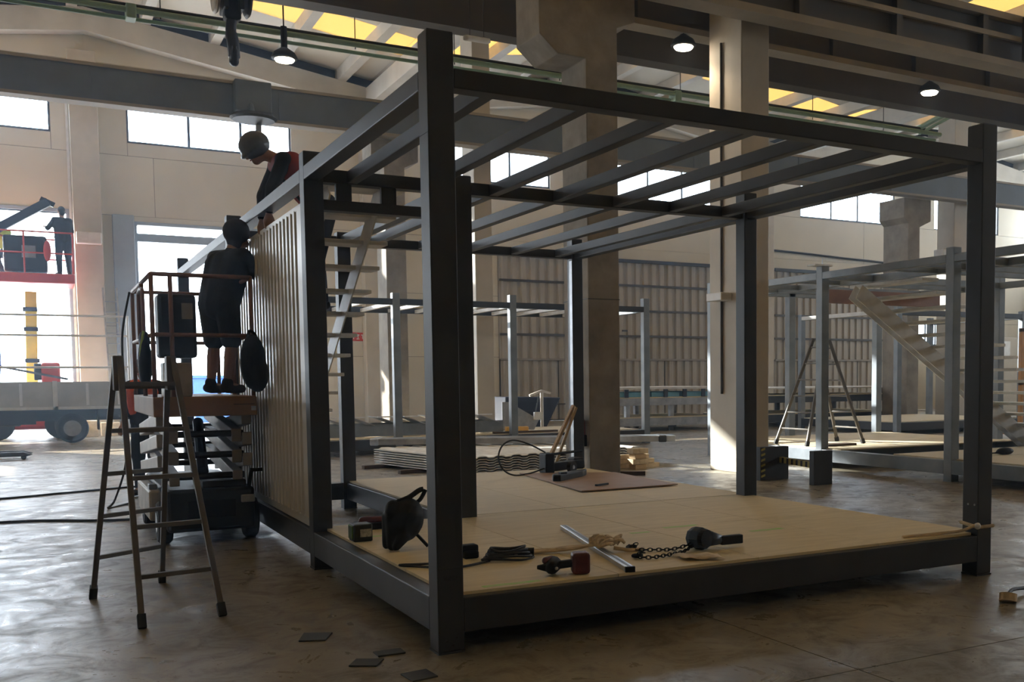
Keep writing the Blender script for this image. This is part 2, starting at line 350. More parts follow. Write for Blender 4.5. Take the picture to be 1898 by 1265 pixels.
sh = G().corr((D2L,YW+.35,0),(1,0,0),(0,0,-1),D2R-D2L,0,0.001,.26,.05)
sh = G(); n0 = 0
prof = []
x = 0
while x < D2R-D2L: prof += [(x,0),(x+.09,0),(x+.13,.05),(x+.22,.05)]; x += .26
vs = []; 
for yy in (YW+.30, YW+3.0):
    for o_ in (0,.01):
        for a, h in prof: vs.append((D2L+a, yy, 5.42-(yy-YW-.3)*.02-h+o_))
n = len(prof); fs = []
for i in range(n-1): fs += [(i,2*n+i,2*n+i+1,i+1),(n+i+1,3*n+i+1,3*n+i,n+i),(i,i+1,n+i+1,n+i),(2*n+i+1,2*n+i,3*n+i,3*n+i+1)]
G()._add(vs, fs).build('shutter_sheet','corr_panel',d2)
portal(((D1L+D1R)/2,YW+.4,D1T/2),(-math.pi/2,0,0),D1R-D1L,D1T); portal(((D2L+D2R)/2,YW+.4,D2T/2),(-math.pi/2,0,0),D2R-D2L,D2T)
# other walls ------------------------------------------------------
wl = sroot('wall_left', (XL,7,0), 'cream side wall with a small open side door')
def lw(y0,y1,z0,z1): B('wall_panel','wall',wl,XL-.25,XL,y0+.005,y1-.005,z0+.005,z1-.005)
lw(YF,-4,0,6); lw(-4,3,0,6); lw(3,10,0,6); lw(10,17,0,6); lw(17,22.2,0,6); lw(22.2,24.7,4.3,6); lw(24.7,YW,0,6)
lw(YF,YW,6,10.6)
portal((XL-.3,23.45,2.15),(0,-math.pi/2,0),4.3,2.5)
wr = sroot('wall_right', (XR,7,0)); B('wall_panel','wall',wr,XR,XR+.25,YF,YW,0,6.5); B('wall_panel','wall',wr,XR,XR+.25,YF,YW,9.5,10.6)
for y0 in (YF,-4.5,4.5,13.5,22.5): B('wall_panel','wall',wr,XR,XR+.25,y0,y0+2.5,6.5,9.5)  # high openings left in this unseen wall, added for ambient fill daylight
for y0,y1 in ((YF+2.5,-4.5),(-2,4.5),(7,13.5),(16,22.5)): portal((XR+.3,(y0+y1)/2,8),(0,math.pi/2,0),3,y1-y0)
wf = sroot('wall_front', (15,YF,0)); B('wall_panel','wall',wf,XL,XR,YF-.25,YF,0,11.8)
# roof ---------------------------------------------------------------
ce = sroot('ceiling', (15,7,10.3), 'cream sheet roof on light purlins with yellow skylight strips')
PX = []
x = -7.75
while x < XR: PX.append(x); x += 1.77
SKY = [(-9.5,-8.0),(3.2,4.7),(12.8,14.4),(22.4,24.0)]  # all but the last strip lie out of view, added to light the hall
segs = []; y = YF
for a, b in SKY: segs += [(y,a,'roof'),(a,b,'skylight')]; y = b
segs.append((y,YW+.3,'roof'))
def slab(a, b, y0, y1, dz, th):
    za, zb = rz(a+1e-5)+dz, rz(b-1e-5)+dz
    return G()._add([(a,y0,za),(b,y0,zb),(b,y1,zb),(a,y1,za),(a,y0,za+th),(b,y0,zb+th),(b,y1,zb+th),(a,y1,za+th)],
        [(3,2,1,0),(4,5,6,7),(0,1,5,4),(1,2,6,5),(2,3,7,6),(3,0,4,7)])
brk = sorted(set([XL]+PX+[-.4,7.35,15.1,22.85,30.6,XR]))
brk = [b for i, b in enumerate(brk) if i == 0 or b-brk[i-1] > .05]
for a, b in zip(brk[:-1], brk[1:]):
    for y0, y1, mt in segs:
        if mt == 'roof': slab(a, b, y0, y1, .34, .05).build('roof_panel','roof',ce)
        else: slab(a, b, y0, y1, .34, .012).build('skylight_panel','skylight',ce)
for x in PX:
    z = rz(x); B('purlin','purlin',ce,x-.13,x+.13,YF,YW-.02,z+.0,z+.34)
for a, b in ((XL,-.4),(-.4,7.35),(7.35,15.1),(15.1,22.85),(22.85,30.6),(30.6,XR)):
    za, zb = rz(a+1e-6), rz(b-1e-6)
    G()._add([(a,YW-.42,za-.62),(b,YW-.42,zb-.62),(b,YW-.42,zb),(a,YW-.42,za),(a,YW-.02,za-.62),(b,YW-.02,zb-.62),(b,YW-.02,zb),(a,YW-.02,za)],
        [(0,1,2,3),(7,6,5,4),(0,4,5,1),(1,5,6,2),(2,6,7,3),(3,7,4,0)]).build('gable_beam','purlin',ce)
for a, b in zip(brk[:-1], brk[1:]): slab(a, b, YW-.10, YW-.02, .0, .34).build('gap_shade_strip','steel',ce)  # dark strips standing in for the shade in the gaps between purlins
for x in (7.35,22.85): B('valley_beam','purlin',ce,x-.25,x+.25,YF,YW-.45,9.75,10.3,.02)
# columns -----------------------------------------------------------
def pcol(x0,x1,y0,y1,zt,label):
    t = thing('painted_column', label, 'column', ((x0+x1)/2,(y0+y1)/2,0), 'cream painted roof columns')
    B('shaft','painted_col',t,x0,x1,y0,y1,0,zt,.015); return t
c = pcol(7.34,7.85,7.45,8.3,9.75,'cream painted column right of the bare concrete pillar, nearest of its kind')
G().cyl((7.32,7.95,1.2),(7.32,7.95,6.5),.018).build('conduit','girder',c); B('bracket','white_paint',c,7.14,7.34,7.7,8.1,2.62,2.74,.01)
pcol(7.07,7.5,17.6,18.35,9.75,'cream painted column seen right beside the front corner post')
c = pcol(22.7,23.4,17.6,18.3,9.75,'cream painted column at far right, beyond the second concrete pillar')
B('pipe_box','white_paint',c,22.35,22.7,17.7,18.1,5.0,5.35,.02)
def ccol(x0,x1,y0,y1,poly,label,zt=6.6):
    t = thing('concrete_column', label, 'column', ((x0+x1)/2,(y0+y1)/2,0), 'bare concrete crane columns')
    G().prism(poly, lambda a,b,d: V((a,d,b)), y0, y1).build('shaft','concrete',t,.012); return t
c = ccol(4.84,5.33,7.6,8.37,[(4.84,0),(5.33,0),(5.33,6.3),(5.62,6.42),(5.62,7.2),(4.15,7.2),(4.15,6.05),(4.42,5.82),(4.84,5.82)],'big stained concrete pillar with flared head beside the rear corner of the frame')
for z in (2.55,5.2): B('cast_joint','girder',c,4.835,5.335,7.595,8.375,z,z+.015)
c = ccol(4.94,5.40,17.5,18.2,[(4.94,0),(5.40,0),(5.40,6.15),(5.72,6.3),(5.72,6.73),(4.66,6.73),(4.66,6.3),(4.94,6.15)],'far concrete pillar with sunlit side seen behind the stairs')
c = ccol(20.68,21.15,17.5,18.55,[(20.68,0),(21.15,0),(21.15,5.9),(21.6,6.1),(21.6,6.73),(20.5,6.73),(20.5,6.15),(20.68,6.0)],'concrete pillar at right behind the white staircase')
# girders -----------------------------------------------------------
def girder(name,label,x0,x1,y,z0,z1,fw_,web,fl_,stiff,tf=.05,bw=.04):
    t = thing(name,label,'beam',((x0+x1)/2,y,z0))
    B('bottom_flange',fl_,t,x0,x1,y-fw_/2,y+fw_/2,z0,z0+tf); B('top_flange',fl_,t,x0,x1,y-fw_/2,y+fw_/2,z1-tf,z1); B('web',web,t,x0,x1,y-bw,y+bw,z0+tf,z1-tf)
    x = x0+.6
    while stiff and x < x1: B('stiffener',web,t,x-.06,x+.06,y-fw_/2+.02,y-bw,z0+tf,z1-tf); x += stiff
    return t
girder('crane_girder','long dark overhead girder crossing the top of the hall behind the concrete pillar',XL+.1,XR-.1,10.0,6.72,7.5,.34,'girder','girder',0,.07,.15)
girder('crane_girder','light flanged bridge girder running just behind the near painted column',5.64,XR-.1,8.62,6.75,7.55,.32,'girder','girder_flange',1.9,.09)
g3 = girder('crane_girder','nearest bridge girder at upper right passing before the painted column',5.45,XR-.1,6.95,6.56,7.42,.36,'girder','girder_flange',1.9,.11)
B('mid_rail','girder_flange',g3,5.45,20,6.78,6.84,7.0,7.08); B('end_stop','girder',g3,12.6,12.75,6.6,6.78,6.7,7.4)
girder('crane_girder','blue grey far crane girder below the gable under the roof',XL+.1,XR-.1,17.36,6.74,7.48,.36,'crane_blue','girder_flange',3.4,.06,.15)
# crane trolley dark parts on far girder
t = thing('crane_trolley','dark hanging crane trolley under the far girder, above the bending worker','trolley',(2.15,17.05,6.4))
B('frame','crane_blue',t,1.8,2.5,16.9,17.205,6.85,7.46,.02); B('bar','girder_flange',t,2.2,2.3,17.0,17.1,6.4,6.9); G().lathe([(.40,0),(.45,.04),(.40,.10)],(2.1,16.7,6.62),n=24).build('drum','lift_dark',t); G().cyl((2.1,16.7,6.70),(2.1,16.95,7.0),.05).build('arm','crane_blue',t)
# pipes ----------------------------------------------------------------
t = thing('cable_tray','green pipe run crossing the hall below the skylights','pipe',(5,12,6.85))
G().cyl((XL+.2,12,6.90),(16.2,12,6.95),.045,n=10).build('pipe','green_pipe',t); G().cyl((XL+.2,12.16,6.82),(16.2,12.16,6.86),.03,n=10).build('pipe','green_pipe',t); G().cyl((XL+.2,12.1,6.99),(16.2,12.1,7.05),.03,n=10).build('pipe','cable',t)
for x in (-3.5,0,2.9,4.6,6.6,9.2,10.8,12.5,14.5): G().cyl((x,12.05,6.86),(x,12.05,rz(x)+.34),.008,n=6).build('hanger_rod','cable',t)
for x in (-.4,9.1,10.6): B('clamp','green_pipe',t,x-.07,x+.07,11.94,12.21,6.79,7.0,.02)
t = thing('cable_tray','green pipe branch running back from the pipe run near the right girder','pipe',(15.5,11.6,7.25))
G().cyl((15.72,12.3,7.06),(15.38,9.75,7.36),.06,n=10).build('pipe','green_pipe',t); G().cyl((15.85,12.3,7.0),(15.5,9.75,7.3),.035,n=10).build('pipe','green_pipe',t)
# lamps ------------------------------------------------------------------
def lamp(x,y,z,cord,label,e=90):
    t = thing('pendant_lamp',label,'lamp',(x,y,z),'high bay pendant lamps')
    G().lathe([(.19,.0),(.20,.02),(.16,.10),(.07,.16),(.06,.17)],(x,y,z),n=20).build('shade','black',t,smooth=True)
    G().lathe([(.02,-.04),(.13,-.035),(.15,-.005),(.02,-.002)],(x,y,z),n=20).build('bulb_glass','lamp_glow',t,smooth=True)
    hb = min(z+.5,cord-.02); G().cyl((x,y,z+.16),(x,y,hb),.05,n=10).build('ballast','black',t); G().cyl((x,y,hb),(x,y,cord),.012,n=6).build('cord','cable',t)
    l = bpy.data.lights.new('lamp_light','SPOT'); l.energy = e; l.color = (1,.82,.6); l.spot_size = 2.4; l.spot_blend = .6; l.shadow_soft_size = .12
    o = bpy.data.objects.new('lamp_light', l); COL.objects.link(o); o.location = (0,0,-.06); o.parent = t
lamp(1.75,11.93,6.5,rz(1.75)+.3,'lit pendant lamp hanging left of the crane hook rope')
lamp(7.0,8.50,6.55,6.75,'lit lamp just right of the concrete pillar head')
lamp(12.25,8.50,6.55,6.75,'lit lamp at upper right near the green pipe branch')
t = thing('batten_light','white unlit tube light hanging left of the concrete pillar head','lamp',(3.75,8.7,6.1))
G().bar((3.45,8.5,6.13),(3.95,8.9,6.27),.09,.07).build('tube_housing','white_paint',t,.02)
for q in ((3.55,8.58,6.2),(3.85,8.82,6.27)): G().cyl(q,(q[0],q[1],9.9),.005,n=5).build('wire','cable',t)
# hook -------------------------------------------------------------------
t = thing('crane_hook','dark crane hook block hanging at the top of the hall','hook',(.52,9,5.49))
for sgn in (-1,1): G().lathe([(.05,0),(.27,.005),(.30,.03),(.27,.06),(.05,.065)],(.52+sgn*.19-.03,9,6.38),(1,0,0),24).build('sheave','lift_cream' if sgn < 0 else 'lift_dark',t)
G().box(.40,.46,8.8,9.2,6.12,6.7).box(.58,.64,8.8,9.2,6.12,6.7).box(.38,.66,8.9,9.1,6.45,6.52).build('cheek_plates','lift_dark',t,.01)
G().box(.42,.62,8.9,9.1,6.02,6.3).build('swivel','black',t,.03)
G().tube(spline([(.52,9,6.05),(.50,9,5.9),(.52,9,5.75),(.545,9.10,5.62),(.535,9.05,5.54),(.515,8.94,5.5),(.51,8.86,5.56),(.51,8.84,5.66)],6),[.065]*8+[.075]*12+[.06]*12+[.045]*8+[.03]*3,12).build('hook','navy',t,smooth=True)
for x in (.36,.46,.58,.68): G().cyl((x,9,6.5),(x,9,10.6),.011,n=6).build('wire_rope','cable',t)
# ================================================================== MAIN STEEL FRAME
w = .1446; W = 4.2046; D1 = 3.0019; D2 = 6.667; ZD = .2951; ZB = .1063; RT = 3.0588; RB = 2.9587; GX = 1.1492; FX = 1.1837; Y3 = 11.18
def post(par, x, y, zt, mt='steel', z0=0, lab=None, ww=w):
    p = G().box(x,x+ww,y,y+ww,z0+.012,zt).build('post', mt, par, .006, label=lab)
    B('foot_plate', mt, p, x-.002,x+ww+.002,y-.002,y+ww+.002,z0,z0+.012)
    B('cap_plate', mt, p, x+.004,x+ww-.004,y+.004,y+ww-.004,zt,zt+.004); return p
def beam(nm, par, x0,x1,y0,y1,z0,z1, mt='steel'): return B(nm, mt, par, x0,x1,y0,y1,z0,z1,.006)
JX = [.33+.581*k for k in range(7)]
fm = thing('steel_frame_module','large dark steel frame module in the foreground with tools on its plywood deck','steel frame',(W/2,D1/2,0))
pA = post(fm,0,0,3.235); pB = post(fm,W-w,0,3.235); pC = post(fm,W-w,D1-w,3.2); pD = post(fm,0,D1-w,3.17); post(fm,FX,D1-w,3.1)
beam('base_beam',fm,w,W-w,.0,w,ZB,ZD); beam('base_beam',fm,0,w,w,D1-w,ZB,ZD); beam('base_beam',fm,W-w,W,w,D1-w,ZB,ZD); beam('base_beam',fm,w,W-w,D1-w,D1,ZB,ZD)
beam('top_rail',fm,w,W-w,0,w*.8,RB,RT); beam('top_rail',fm,0,w*.8,w,D1-w,RB,RT); beam('top_rail',fm,W-w*.8,W,w,D1-w,RB,RT); beam('top_rail',fm,w,W-w,D1-w*.8,D1,RB,RT)
beam('top_rail',fm,w,FX,D1-w*.8,D1,2.75,2.83)
for a in (.25,.6): beam('lintel_plate',fm,a,a+.12,D1-.1,D1-.05,2.83,RB)
for x in JX: beam('joist',fm,x,x+.08,w*.8,D1-w*.8,RB+.005,RT-.005)
for x in [.1+1.02*k for k in range(5)][:4]: B('plywood_sheet','ply_front',fm,x+.003,min(x+1.02,W-.03)-.003,.06,1.5-.003,ZD,ZD+.018); B('plywood_sheet','ply_front',fm,x+.003,min(x+1.02,W-.03)-.003,1.503,D1-.02,ZD,ZD+.018)
# marks on deck and corner post
for (a,b,c_,d_) in ((1.95,1.35,.16,.05),(2.3,1.45,.3,.06),(2.75,.95,.3,.06),(.3,.10,.35,.05),(3.75,.12,.35,.06),(.2,2.25,.25,.06)):
    B('green_paint_mark','green_mark',fm,a,a+c_,b,b+d_,ZD+.018,ZD+.0186)
g = G(); 
def strokes(g, pts, x0, z0, s, y):
    for (a,b),(c_,d_) in zip(pts[:-1],pts[1:]): g.bar((x0+a*s,y,z0+b*s),(x0+c_*s,y,z0+d_*s),.0012,.0022,(0,1,0))
for ch, ox in (([(.0,.0),(.0,1)],0),([(.6,1),(.1,.7),(.0,.2),(.4,0),(.6,.4),(.1,.5)],.35),([(.3,1),(0,.5),(.3,0),(.6,.5),(.3,1)],1.1),([(.3,1),(0,.5),(.3,0),(.6,.5),(.3,1)],1.85),([(0,1),(.5,1),(.3,.4),(.6,.2),(.2,0)],2.5)):
    strokes(g, ch, .04+ox*.022, .395, .022, -.001)
g.build('pen_marking','ink',pA)
for x,z in ((.045,.07),(.10,.085),(.08,.045)): G().cyl((x,-.003,z),(x,.004,z),.006,n=8).build('bolt_hole','ink',pA)
B('weld_line','ink',pA,0,w,-.001,0,.455,.457); B('weld_line','ink',pA,-.001,0,0,w,2.72,2.723)
for y in (.03,.09): G().cyl((W-w-.004,y,.52),(W-w+.003,y,.52),.008,n=8).build('bolt','galv',pB)
rm = thing('steel_frame_module','rear dark steel frame module behind the seam, holding the stairwell','steel frame',(W/2,(D1+D2)/2,0))
post(rm,W-w,D2-w,3.2); post(rm,GX,D2-w,3.1); post(rm,0,D2-w,3.2); post(rm,0,Y3-w,3.22)
beam('base_beam',rm,0,w,D1,D2-w,ZB,ZD); beam('base_beam',rm,0,w,D2,Y3-w,ZB,ZD); beam('base_beam',rm,W-w,W,D1,D2-w,ZB,ZD); beam('base_beam',rm,GX+w,W-w,D2-w,D2,ZB,ZD); beam('base_beam',rm,w,GX,D2-w,D2,ZB,ZD)
beam('base_beam',rm,FX,FX+w,D1,D2-w,ZB,ZD)
beam('top_rail',rm,0,w*.8,D1,Y3-w,RB,RT); beam('top_rail',rm,W-w*.8,W,D1,D2-w,RB,RT); beam('top_rail',rm,GX+w,W-w,D2-w*.8,D2,RB,RT); beam('top_rail',rm,w,GX,D2-w*.8,D2,RB,RT)
beam('top_rail',rm,FX,FX+.1,D1,D2-w,RB,RT)
for x in JX[2:]: beam('joist',rm,x,x+.08,D1,D2-w,RB+.005,RT-.005)
for x in [FX+.03+.995*k for k in range(3)]:
    for y0,y1 in ((D1,4.85),(4.85,D2-.02)): B('plywood_sheet','ply',rm,x+.003,x+.992,y0+.003,y1-.003,ZD,ZD+.018)
G().bar((W-w-.002,D2-.10,.35),(W-w-.002,D2-.10,2.93),.004,.075,(0,1,0)).build('galvanised_strip','galv',rm)
# staircase in stairwell ---------------------------------------------------
st = thing('staircase','steep pale steel stair inside the stairwell of the dark frame','stairs',(.6,5.3,.31))
for k in range(-3,11):
    y = 4.27+.27*k; z = 2.48-.19*k
    if z < .4: break
    B('tread','white_paint',st,.22,.93,y-.13,y+.13,z-.035,z,.006)
for x in (.30,.72): G().bar((x,3.35,3.02),(x,7.05,.40),.012,.20).build('stringer','white_paint',st)
# corrugated wall panel ------------------------------------------------------
cp = thing('wall_panel_sheet','tall cream corrugated wall panel being fixed to the left side of the frame','wall panel',(.07,4.5,.30))
G().corr((.065,D1+.02,0),(0,1,0),(-1,0,0),3.3,.36,2.80,.145,.034,.006).build('sheet','corr_panel',cp)
B('bottom_channel','corr_panel',cp,.035,.10,D1+.02,6.36,.30,.37,.004); B('top_channel','corr_panel',cp,.035,.09,D1+.02,6.36,2.79,2.83,.004)
B('edge_flashing','corr_panel',cp,.03,.07,D1+.03,D1+.24,.37,2.82,.004)
# ================================================================== PEOPLE
def person(label, loc, rz_, J, cl, hair='hair', vox=.011, cap=None, group=None):
    """J: joint dict in local metres, x right, y forward, z up. cl: materials for shirt, trousers, shoes + lengths"""
    t = thing('person', label, 'person', loc, group)
    M = Matrix.Translation(V(loc)) @ Matrix.Rotation(rz_, 4, 'Z')
    j = {k: V(p) for k, p in J.items()}
    hd = j['head']; f = j.get('face', V((0,1,0))).normalized(); ue = (hd-j['neck']).normalized(); rgt = f.cross(ue).normalized(); ue = rgt.cross(f)
    b = G()
    sp = [j['pelvis'], j['pelvis'].lerp(j['chest'],.5), j['chest']]
    sr = (j['shr']-j['shl']).normalized(); hr = (j['hipr']-j['hipl']).normalized()
    for o_, r in ((-.075,.105),(.075,.105),(0,.11)):
        b.capsule(j['pelvis']+hr*o_, j['chest']+sr*o_*1.25, r, r*1.08)
    b.capsule(j['shl'], j['shr'], .065); b.capsule(j['chest'], j['neck'], .075, .055); b.capsule(j['neck'], hd-ue*.02, .055, .06)
    b.ell((0,0,0), .076, .094, .115)
    R3 = Matrix((rgt, f, ue)).transposed().to_4x4(); R3.translation = hd; b.xf(R3, len(b.v)-9*14)
    b.capsule(hd-ue*.075+f*.03, hd-ue*.085+f*.055, .055, .042)
    b.capsule(hd+f*.088-ue*.005, hd+f*.112-ue*.03, .012, .017)
    for sg in (-1,1): b.capsule(hd+rgt*sg*.078-f*.005+ue*.02, hd+rgt*sg*.084-f*.01-ue*.03, .016, .012)
    for s in 'lr':
        sg = -1 if s == 'l' else 1
        sh, el, wr = j['sh'+s], j['el'+s], j['wr'+s]
        b.capsule(sh, el, .054, .043); b.capsule(el, wr, .043, .030)
        d = (wr-el).normalized(); side = d.cross(V((0,0,1))); side = side.normalized() if side.length > .2 else V((1,0,0)); nrm = side.cross(d)
        for o_ in (-.022,0,.022): b.capsule(wr, wr+d*.085+side*o_*1.3, .022, .018)
        for q, (o_, ln) in enumerate(((-.034,.065),(-.012,.08),(.011,.075),(.033,.058))):
            p0 = wr+d*.085+side*o_; p1 = p0+d*ln*.55+nrm*-.006; p2 = p1+d*ln*.35-nrm*.028
            b.capsule(p0, p1, .0105, .0095, 8); b.capsule(p1, p2, .0095, .008, 8)
        tb = wr+d*.025+side*(-.03*sg); b.capsule(tb, tb+d*.045-side*.03*sg-nrm*.012, .014, .011, 8)
        hp, kn, an, to = j['hip'+s], j['kn'+s], j['an'+s], j['to'+s]
        b.capsule(hp, kn, .088, .058); b.capsule(kn, kn.lerp(an,.35), .056, .058); b.capsule(kn.lerp(an,.3), an, .058, .038); b.capsule(an, to, .04, .032)
    b.xf(M); b.build('body','skin',t,remesh=vox)
    # shirt
    c = G(); bk = cl.get('bulk',1); hs = cl.get('hair',1)
    for o_, r in ((-.08*bk,.118*bk),(.08*bk,.118*bk),(0,.128*bk)):
        c.capsule(j['pelvis']+hr*o_-(j['chest']-j['pelvis'])*cl.get('hang',.05), j['chest']+sr*o_*1.2, r, r*1.05)
    c.capsule(j['shl'], j['shr'], .078); c.capsule(j['chest'], j['chest'].lerp(j['neck'],.7), .09, .07)
    for s in 'lr':
        sh, el, wr = j['sh'+s], j['el'+s], j['wr'+s]; k = cl.get('sleeve',.6)
        c.capsule(sh, sh.lerp(el,min(k,1)), .068*bk, .060*bk)
        if k > 1: c.capsule(el, el.lerp(wr,k-1), .057, .043)
    c.xf(M); c.build('shirt',cl['shirt'],t,remesh=vox*1.3)
    if cl.get('vest'):
        c = G()
        for o_ in (-.09,.09): c.capsule(j['pelvis'].lerp(j['chest'],.35)+hr*o_, j['chest']+sr*o_*1.25, .128, .13)
        c.capsule(j['shl'].lerp(j['shr'],.12), j['shl'].lerp(j['shr'],.88), .085); c.xf(M); c.build('vest',cl['vest'],t,remesh=vox*1.4)
    c = G(); c.capsule(j['hipl']+V((0,0,.04)), j['hipr']+V((0,0,.04)), .118)
    for s in 'lr':
        hp, kn, an = j['hip'+s], j['kn'+s], j['an'+s]; k = cl.get('leg',2)
        c.capsule(hp, hp.lerp(kn,min(k,1)), .108*bk, .086*bk)
        if k > 1: c.capsule(kn, kn.lerp(an,k-1-.04), .078, .062)
    c.xf(M); c.build('trousers',cl['pants'],t,remesh=vox*1.3)
    for s in 'lr':
        an, to = j['an'+s], j['to'+s]; c = G(); c.capsule(an+V((0,0,.02)), an-V((0,0,.03)), .054, .05); c.capsule(an-V((0,0,.035)), to, .048, .042); c.capsule(an-V((0,0,.04))-(to-an)*.25, an-V((0,0,.035)), .045)
        c.xf(M)
        zmin = min(p.z for p in c.v)
        c.build('shoe',cl.get('shoe','shoe'),t,remesh=vox)
    h = G(); h.ell((0,0,0), .088, .105, .10); h.xf(R3); 
    hh = G(); hh.ell((0,-.014-.02*(hs-1),.030), .087*hs if not cap else .118, .104*hs if not cap else .145, .100*hs if not cap else .125)
    if cap: hh.ell((0,.03,.0), .115, .13, .03)
    else: hh.ell((0,-.05,-.045), .068*hs, .055*hs, .08*hs)
    hh.xf(R3).xf(M); hh.build('helmet' if cap == 'helmet' else ('cap' if cap else 'hair'), hair, t, remesh=vox)
    e = G()
    for sg in (-1,1): e.ell((sg*.032,.082,.012), .012, .012, .008, 8)
    e.xf(R3).xf(M); e.build('eyes','ink',t)
    mth = G().ell((0,.098,-.058), .024, .006, .006, 8); mth.xf(R3).xf(M); mth.build('mouth','red_cloth',t)
    return t
def standing(lean=0, **kw):
    J = dict(pelvis=(0,0,.95), chest=(0,lean*.5,1.32), neck=(0,lean*.75,1.47), head=(0,lean*1.0+.01,1.63), shl=(-.18,lean*.6,1.40), shr=(.18,lean*.6,1.40),
        ell=(-.23,.02,1.12), elr=(.23,.02,1.12), wrl=(-.22,.16,.92), wrr=(.22,.16,.92), hipl=(-.095,0,.92), hipr=(.095,0,.92), knl=(-.11,.03,.50), knr=(.11,.03,.50),
        anl=(-.12,0,.085), anr=(.12,0,.085), tol=(-.13,.15,.045), tor=(.13,.15,.045))
    J.update(kw); return J
# worker on the scissor lift, reaching to the panel
person('worker in dark shirt and shorts on the scissor lift, pressing the cream corrugated panel', (-.30,5.30,1.335), -1.05,
    standing(.05, pelvis=(0,.04,.88), hipl=(-.11,.03,.86), hipr=(.11,.03,.86), knl=(-.14,.07,.47), knr=(.12,.06,.47), chest=(0,.14,1.22), neck=(0,.20,1.38), head=(.02,.26,1.52), shl=(-.20,.16,1.30), shr=(.20,.16,1.30),
        elr=(.24,.43,1.00), wrr=(.14,.47,1.24), ell=(-.16,.42,1.16), wrl=(-.08,.47,1.40), face=(.15,1,.12)),
    dict(shirt='shirt', pants='shorts', sleeve=.75, leg=.9, hang=.14, bulk=1.13, hair=1.28), vox=.009)
# worker leaning over the top rail
person('stooping worker in helmet and red black vest leaning over the top rail', (.52,4.72,2.10), math.pi/2,
    dict(pelvis=(0,-.05,.97), chest=(0,.24,1.30), neck=(0,.38,1.38), head=(0,.53,1.44), shl=(-.18,.32,1.33), shr=(.18,.32,1.33), ell=(-.22,.44,1.05), elr=(.20,.44,1.05), wrl=(-.17,.46,.86), wrr=(.16,.46,.84),
        hipl=(-.095,-.06,.93), hipr=(.095,-.06,.93), knl=(-.11,.04,.50), knr=(.11,.04,.50), anl=(-.11,.0,.085), anr=(.11,.0,.085), tol=(-.12,.13,.045), tor=(.12,.13,.045), face=(0,1,-.8)),
    dict(shirt='shirt', vest='red_cloth', pants='jeans', sleeve=1.9), hair='helmet', cap='helmet')
# worker behind the ladder
person('worker in dark clothes with orange vest standing behind the wooden step ladder', (-.62,9.3,0), 2.5, standing(.03, face=(.2,1,-.3)), dict(shirt='shirt', vest='orange_cloth', pants='jeans', sleeve=1.6))
# ================================================================== SCISSOR LIFT
lf = thing('scissor_lift','dark scissor lift with brown railed platform parked beside the frame','scissor lift',(-.5,5.7,0))
LX0, LX1, LY0, LY1 = -.93,-.08,4.65,6.75
ch = G().box(LX0+.08,LX1-.04,LY0,LY1,.12,.50).build('chassis','lift_dark',lf,.03)
B('front_recess','black',ch,-.68,-.28,LY0-.006,LY0+.01,.24,.40,.01); B('headlamp','alu',ch,-.24,-.12,LY0-.02,LY0+.01,.36,.43,.01); B('top_cover','lift_dark',ch,-.55,-.18,LY0+.06,LY0+.6,.50,.56,.01)
B('battery_tray','lift_cream',ch,LX0-.02,LX0+.08,LY0+.5,LY1-.3,.18,.46,.02); B('latch','steel_grey',ch,LX0-.01,LX0+.06,LY0+.6,LY0+.75,.46,.51,.008)
G().bar((-.16,LY0+.05,.5),(-.13,LY0+.05,.66),.035,.03).bar((-.14,LY0+.05,.645),(-.04,LY0+.05,.645),.03,.03).build('pothole_lever','black',ch)
for x in (LX0+.02,LX1-.10):
    for y in (LY0+.3,LY1-.35):
        wh = G().lathe([(.03,0),(.17,.0),(.19,.02),(.19,.10),(.17,.12),(.03,.12)],(x,y,.19),(1,0,0),24).build('wheel','rubber',lf); G().lathe([(.09,-.005),(.08,.01),(.02,.01)],(x,y,.19),(1,0,0),16).build('hub','galv',wh)
zl = .58
for k in range(3):
    z0, z1 = zl+k*.19, zl+(k+1)*.19
    for xa in (LX0+.16,LX1-.16):
        G().bar((xa,LY0+.12,z0),(xa,LY1-.15,z1-.03),.085,.12).build('scissor_arm','lift_arm',lf,.008); G().bar((xa+(.09 if xa > -.5 else -.09),LY0+.12,z1-.03),(xa+(.09 if xa > -.5 else -.09),LY1-.15,z0),.085,.12).build('scissor_arm','lift_arm',lf,.008)
    G().cyl((LX0+.10,LY0+.16,z0+.02),(LX1-.10,LY0+.16,z0+.02),.03).build('pivot_tube','lift_dark',lf); G().cyl((LX0+.10,LY1-.18,z0+.02),(LX1-.10,LY1-.18,z0+.02),.03).build('pivot_tube','lift_dark',lf)
G().cyl((-.5,LY0+.4,.62),(-.42,LY0+1.3,1.05),.05).build('hydraulic_ram','lift_dark',lf)
pf = G().box(LX0,LX1,LY0-.03,LY1,1.145,1.32).build('platform','lift_deck',lf,.01); B('toe_slot','black',pf,-.28,-.10,LY0-.033,LY0-.029,1.245,1.25); B('bolt_plate','galv',pf,-.13,-.09,LY0-.04,LY0-.03,1.19,1.23)
rl = 2.38
def pipe(nm,pts,r=.019): return G().tube(pts,r,8).build(nm,'lift_rail',lf,smooth=True)
for x,y in ((LX0+.02,LY0),(LX1-.02,LY0),(LX0+.02,LY1-.03),(LX1-.02,LY1-.03),(LX1-.02,5.7),(LX0+.02,5.6),(-.76,LY0)): pipe('guard_post',[(x,y,1.32),(x,y,rl)])
for z in (rl,1.86):
    pipe('guard_rail',[(LX0+.02,LY0,z),(LX1-.02,LY0,z)]); pipe('guard_rail',[(LX0+.02,LY1-.03,z),(LX1-.02,LY1-.03,z)]); pipe('guard_rail',[(LX0+.02,LY0,z),(LX0+.02,LY1-.03,z)]); pipe('guard_rail',[(LX1-.02,LY0,z),(LX1-.02,LY1-.03,z)])
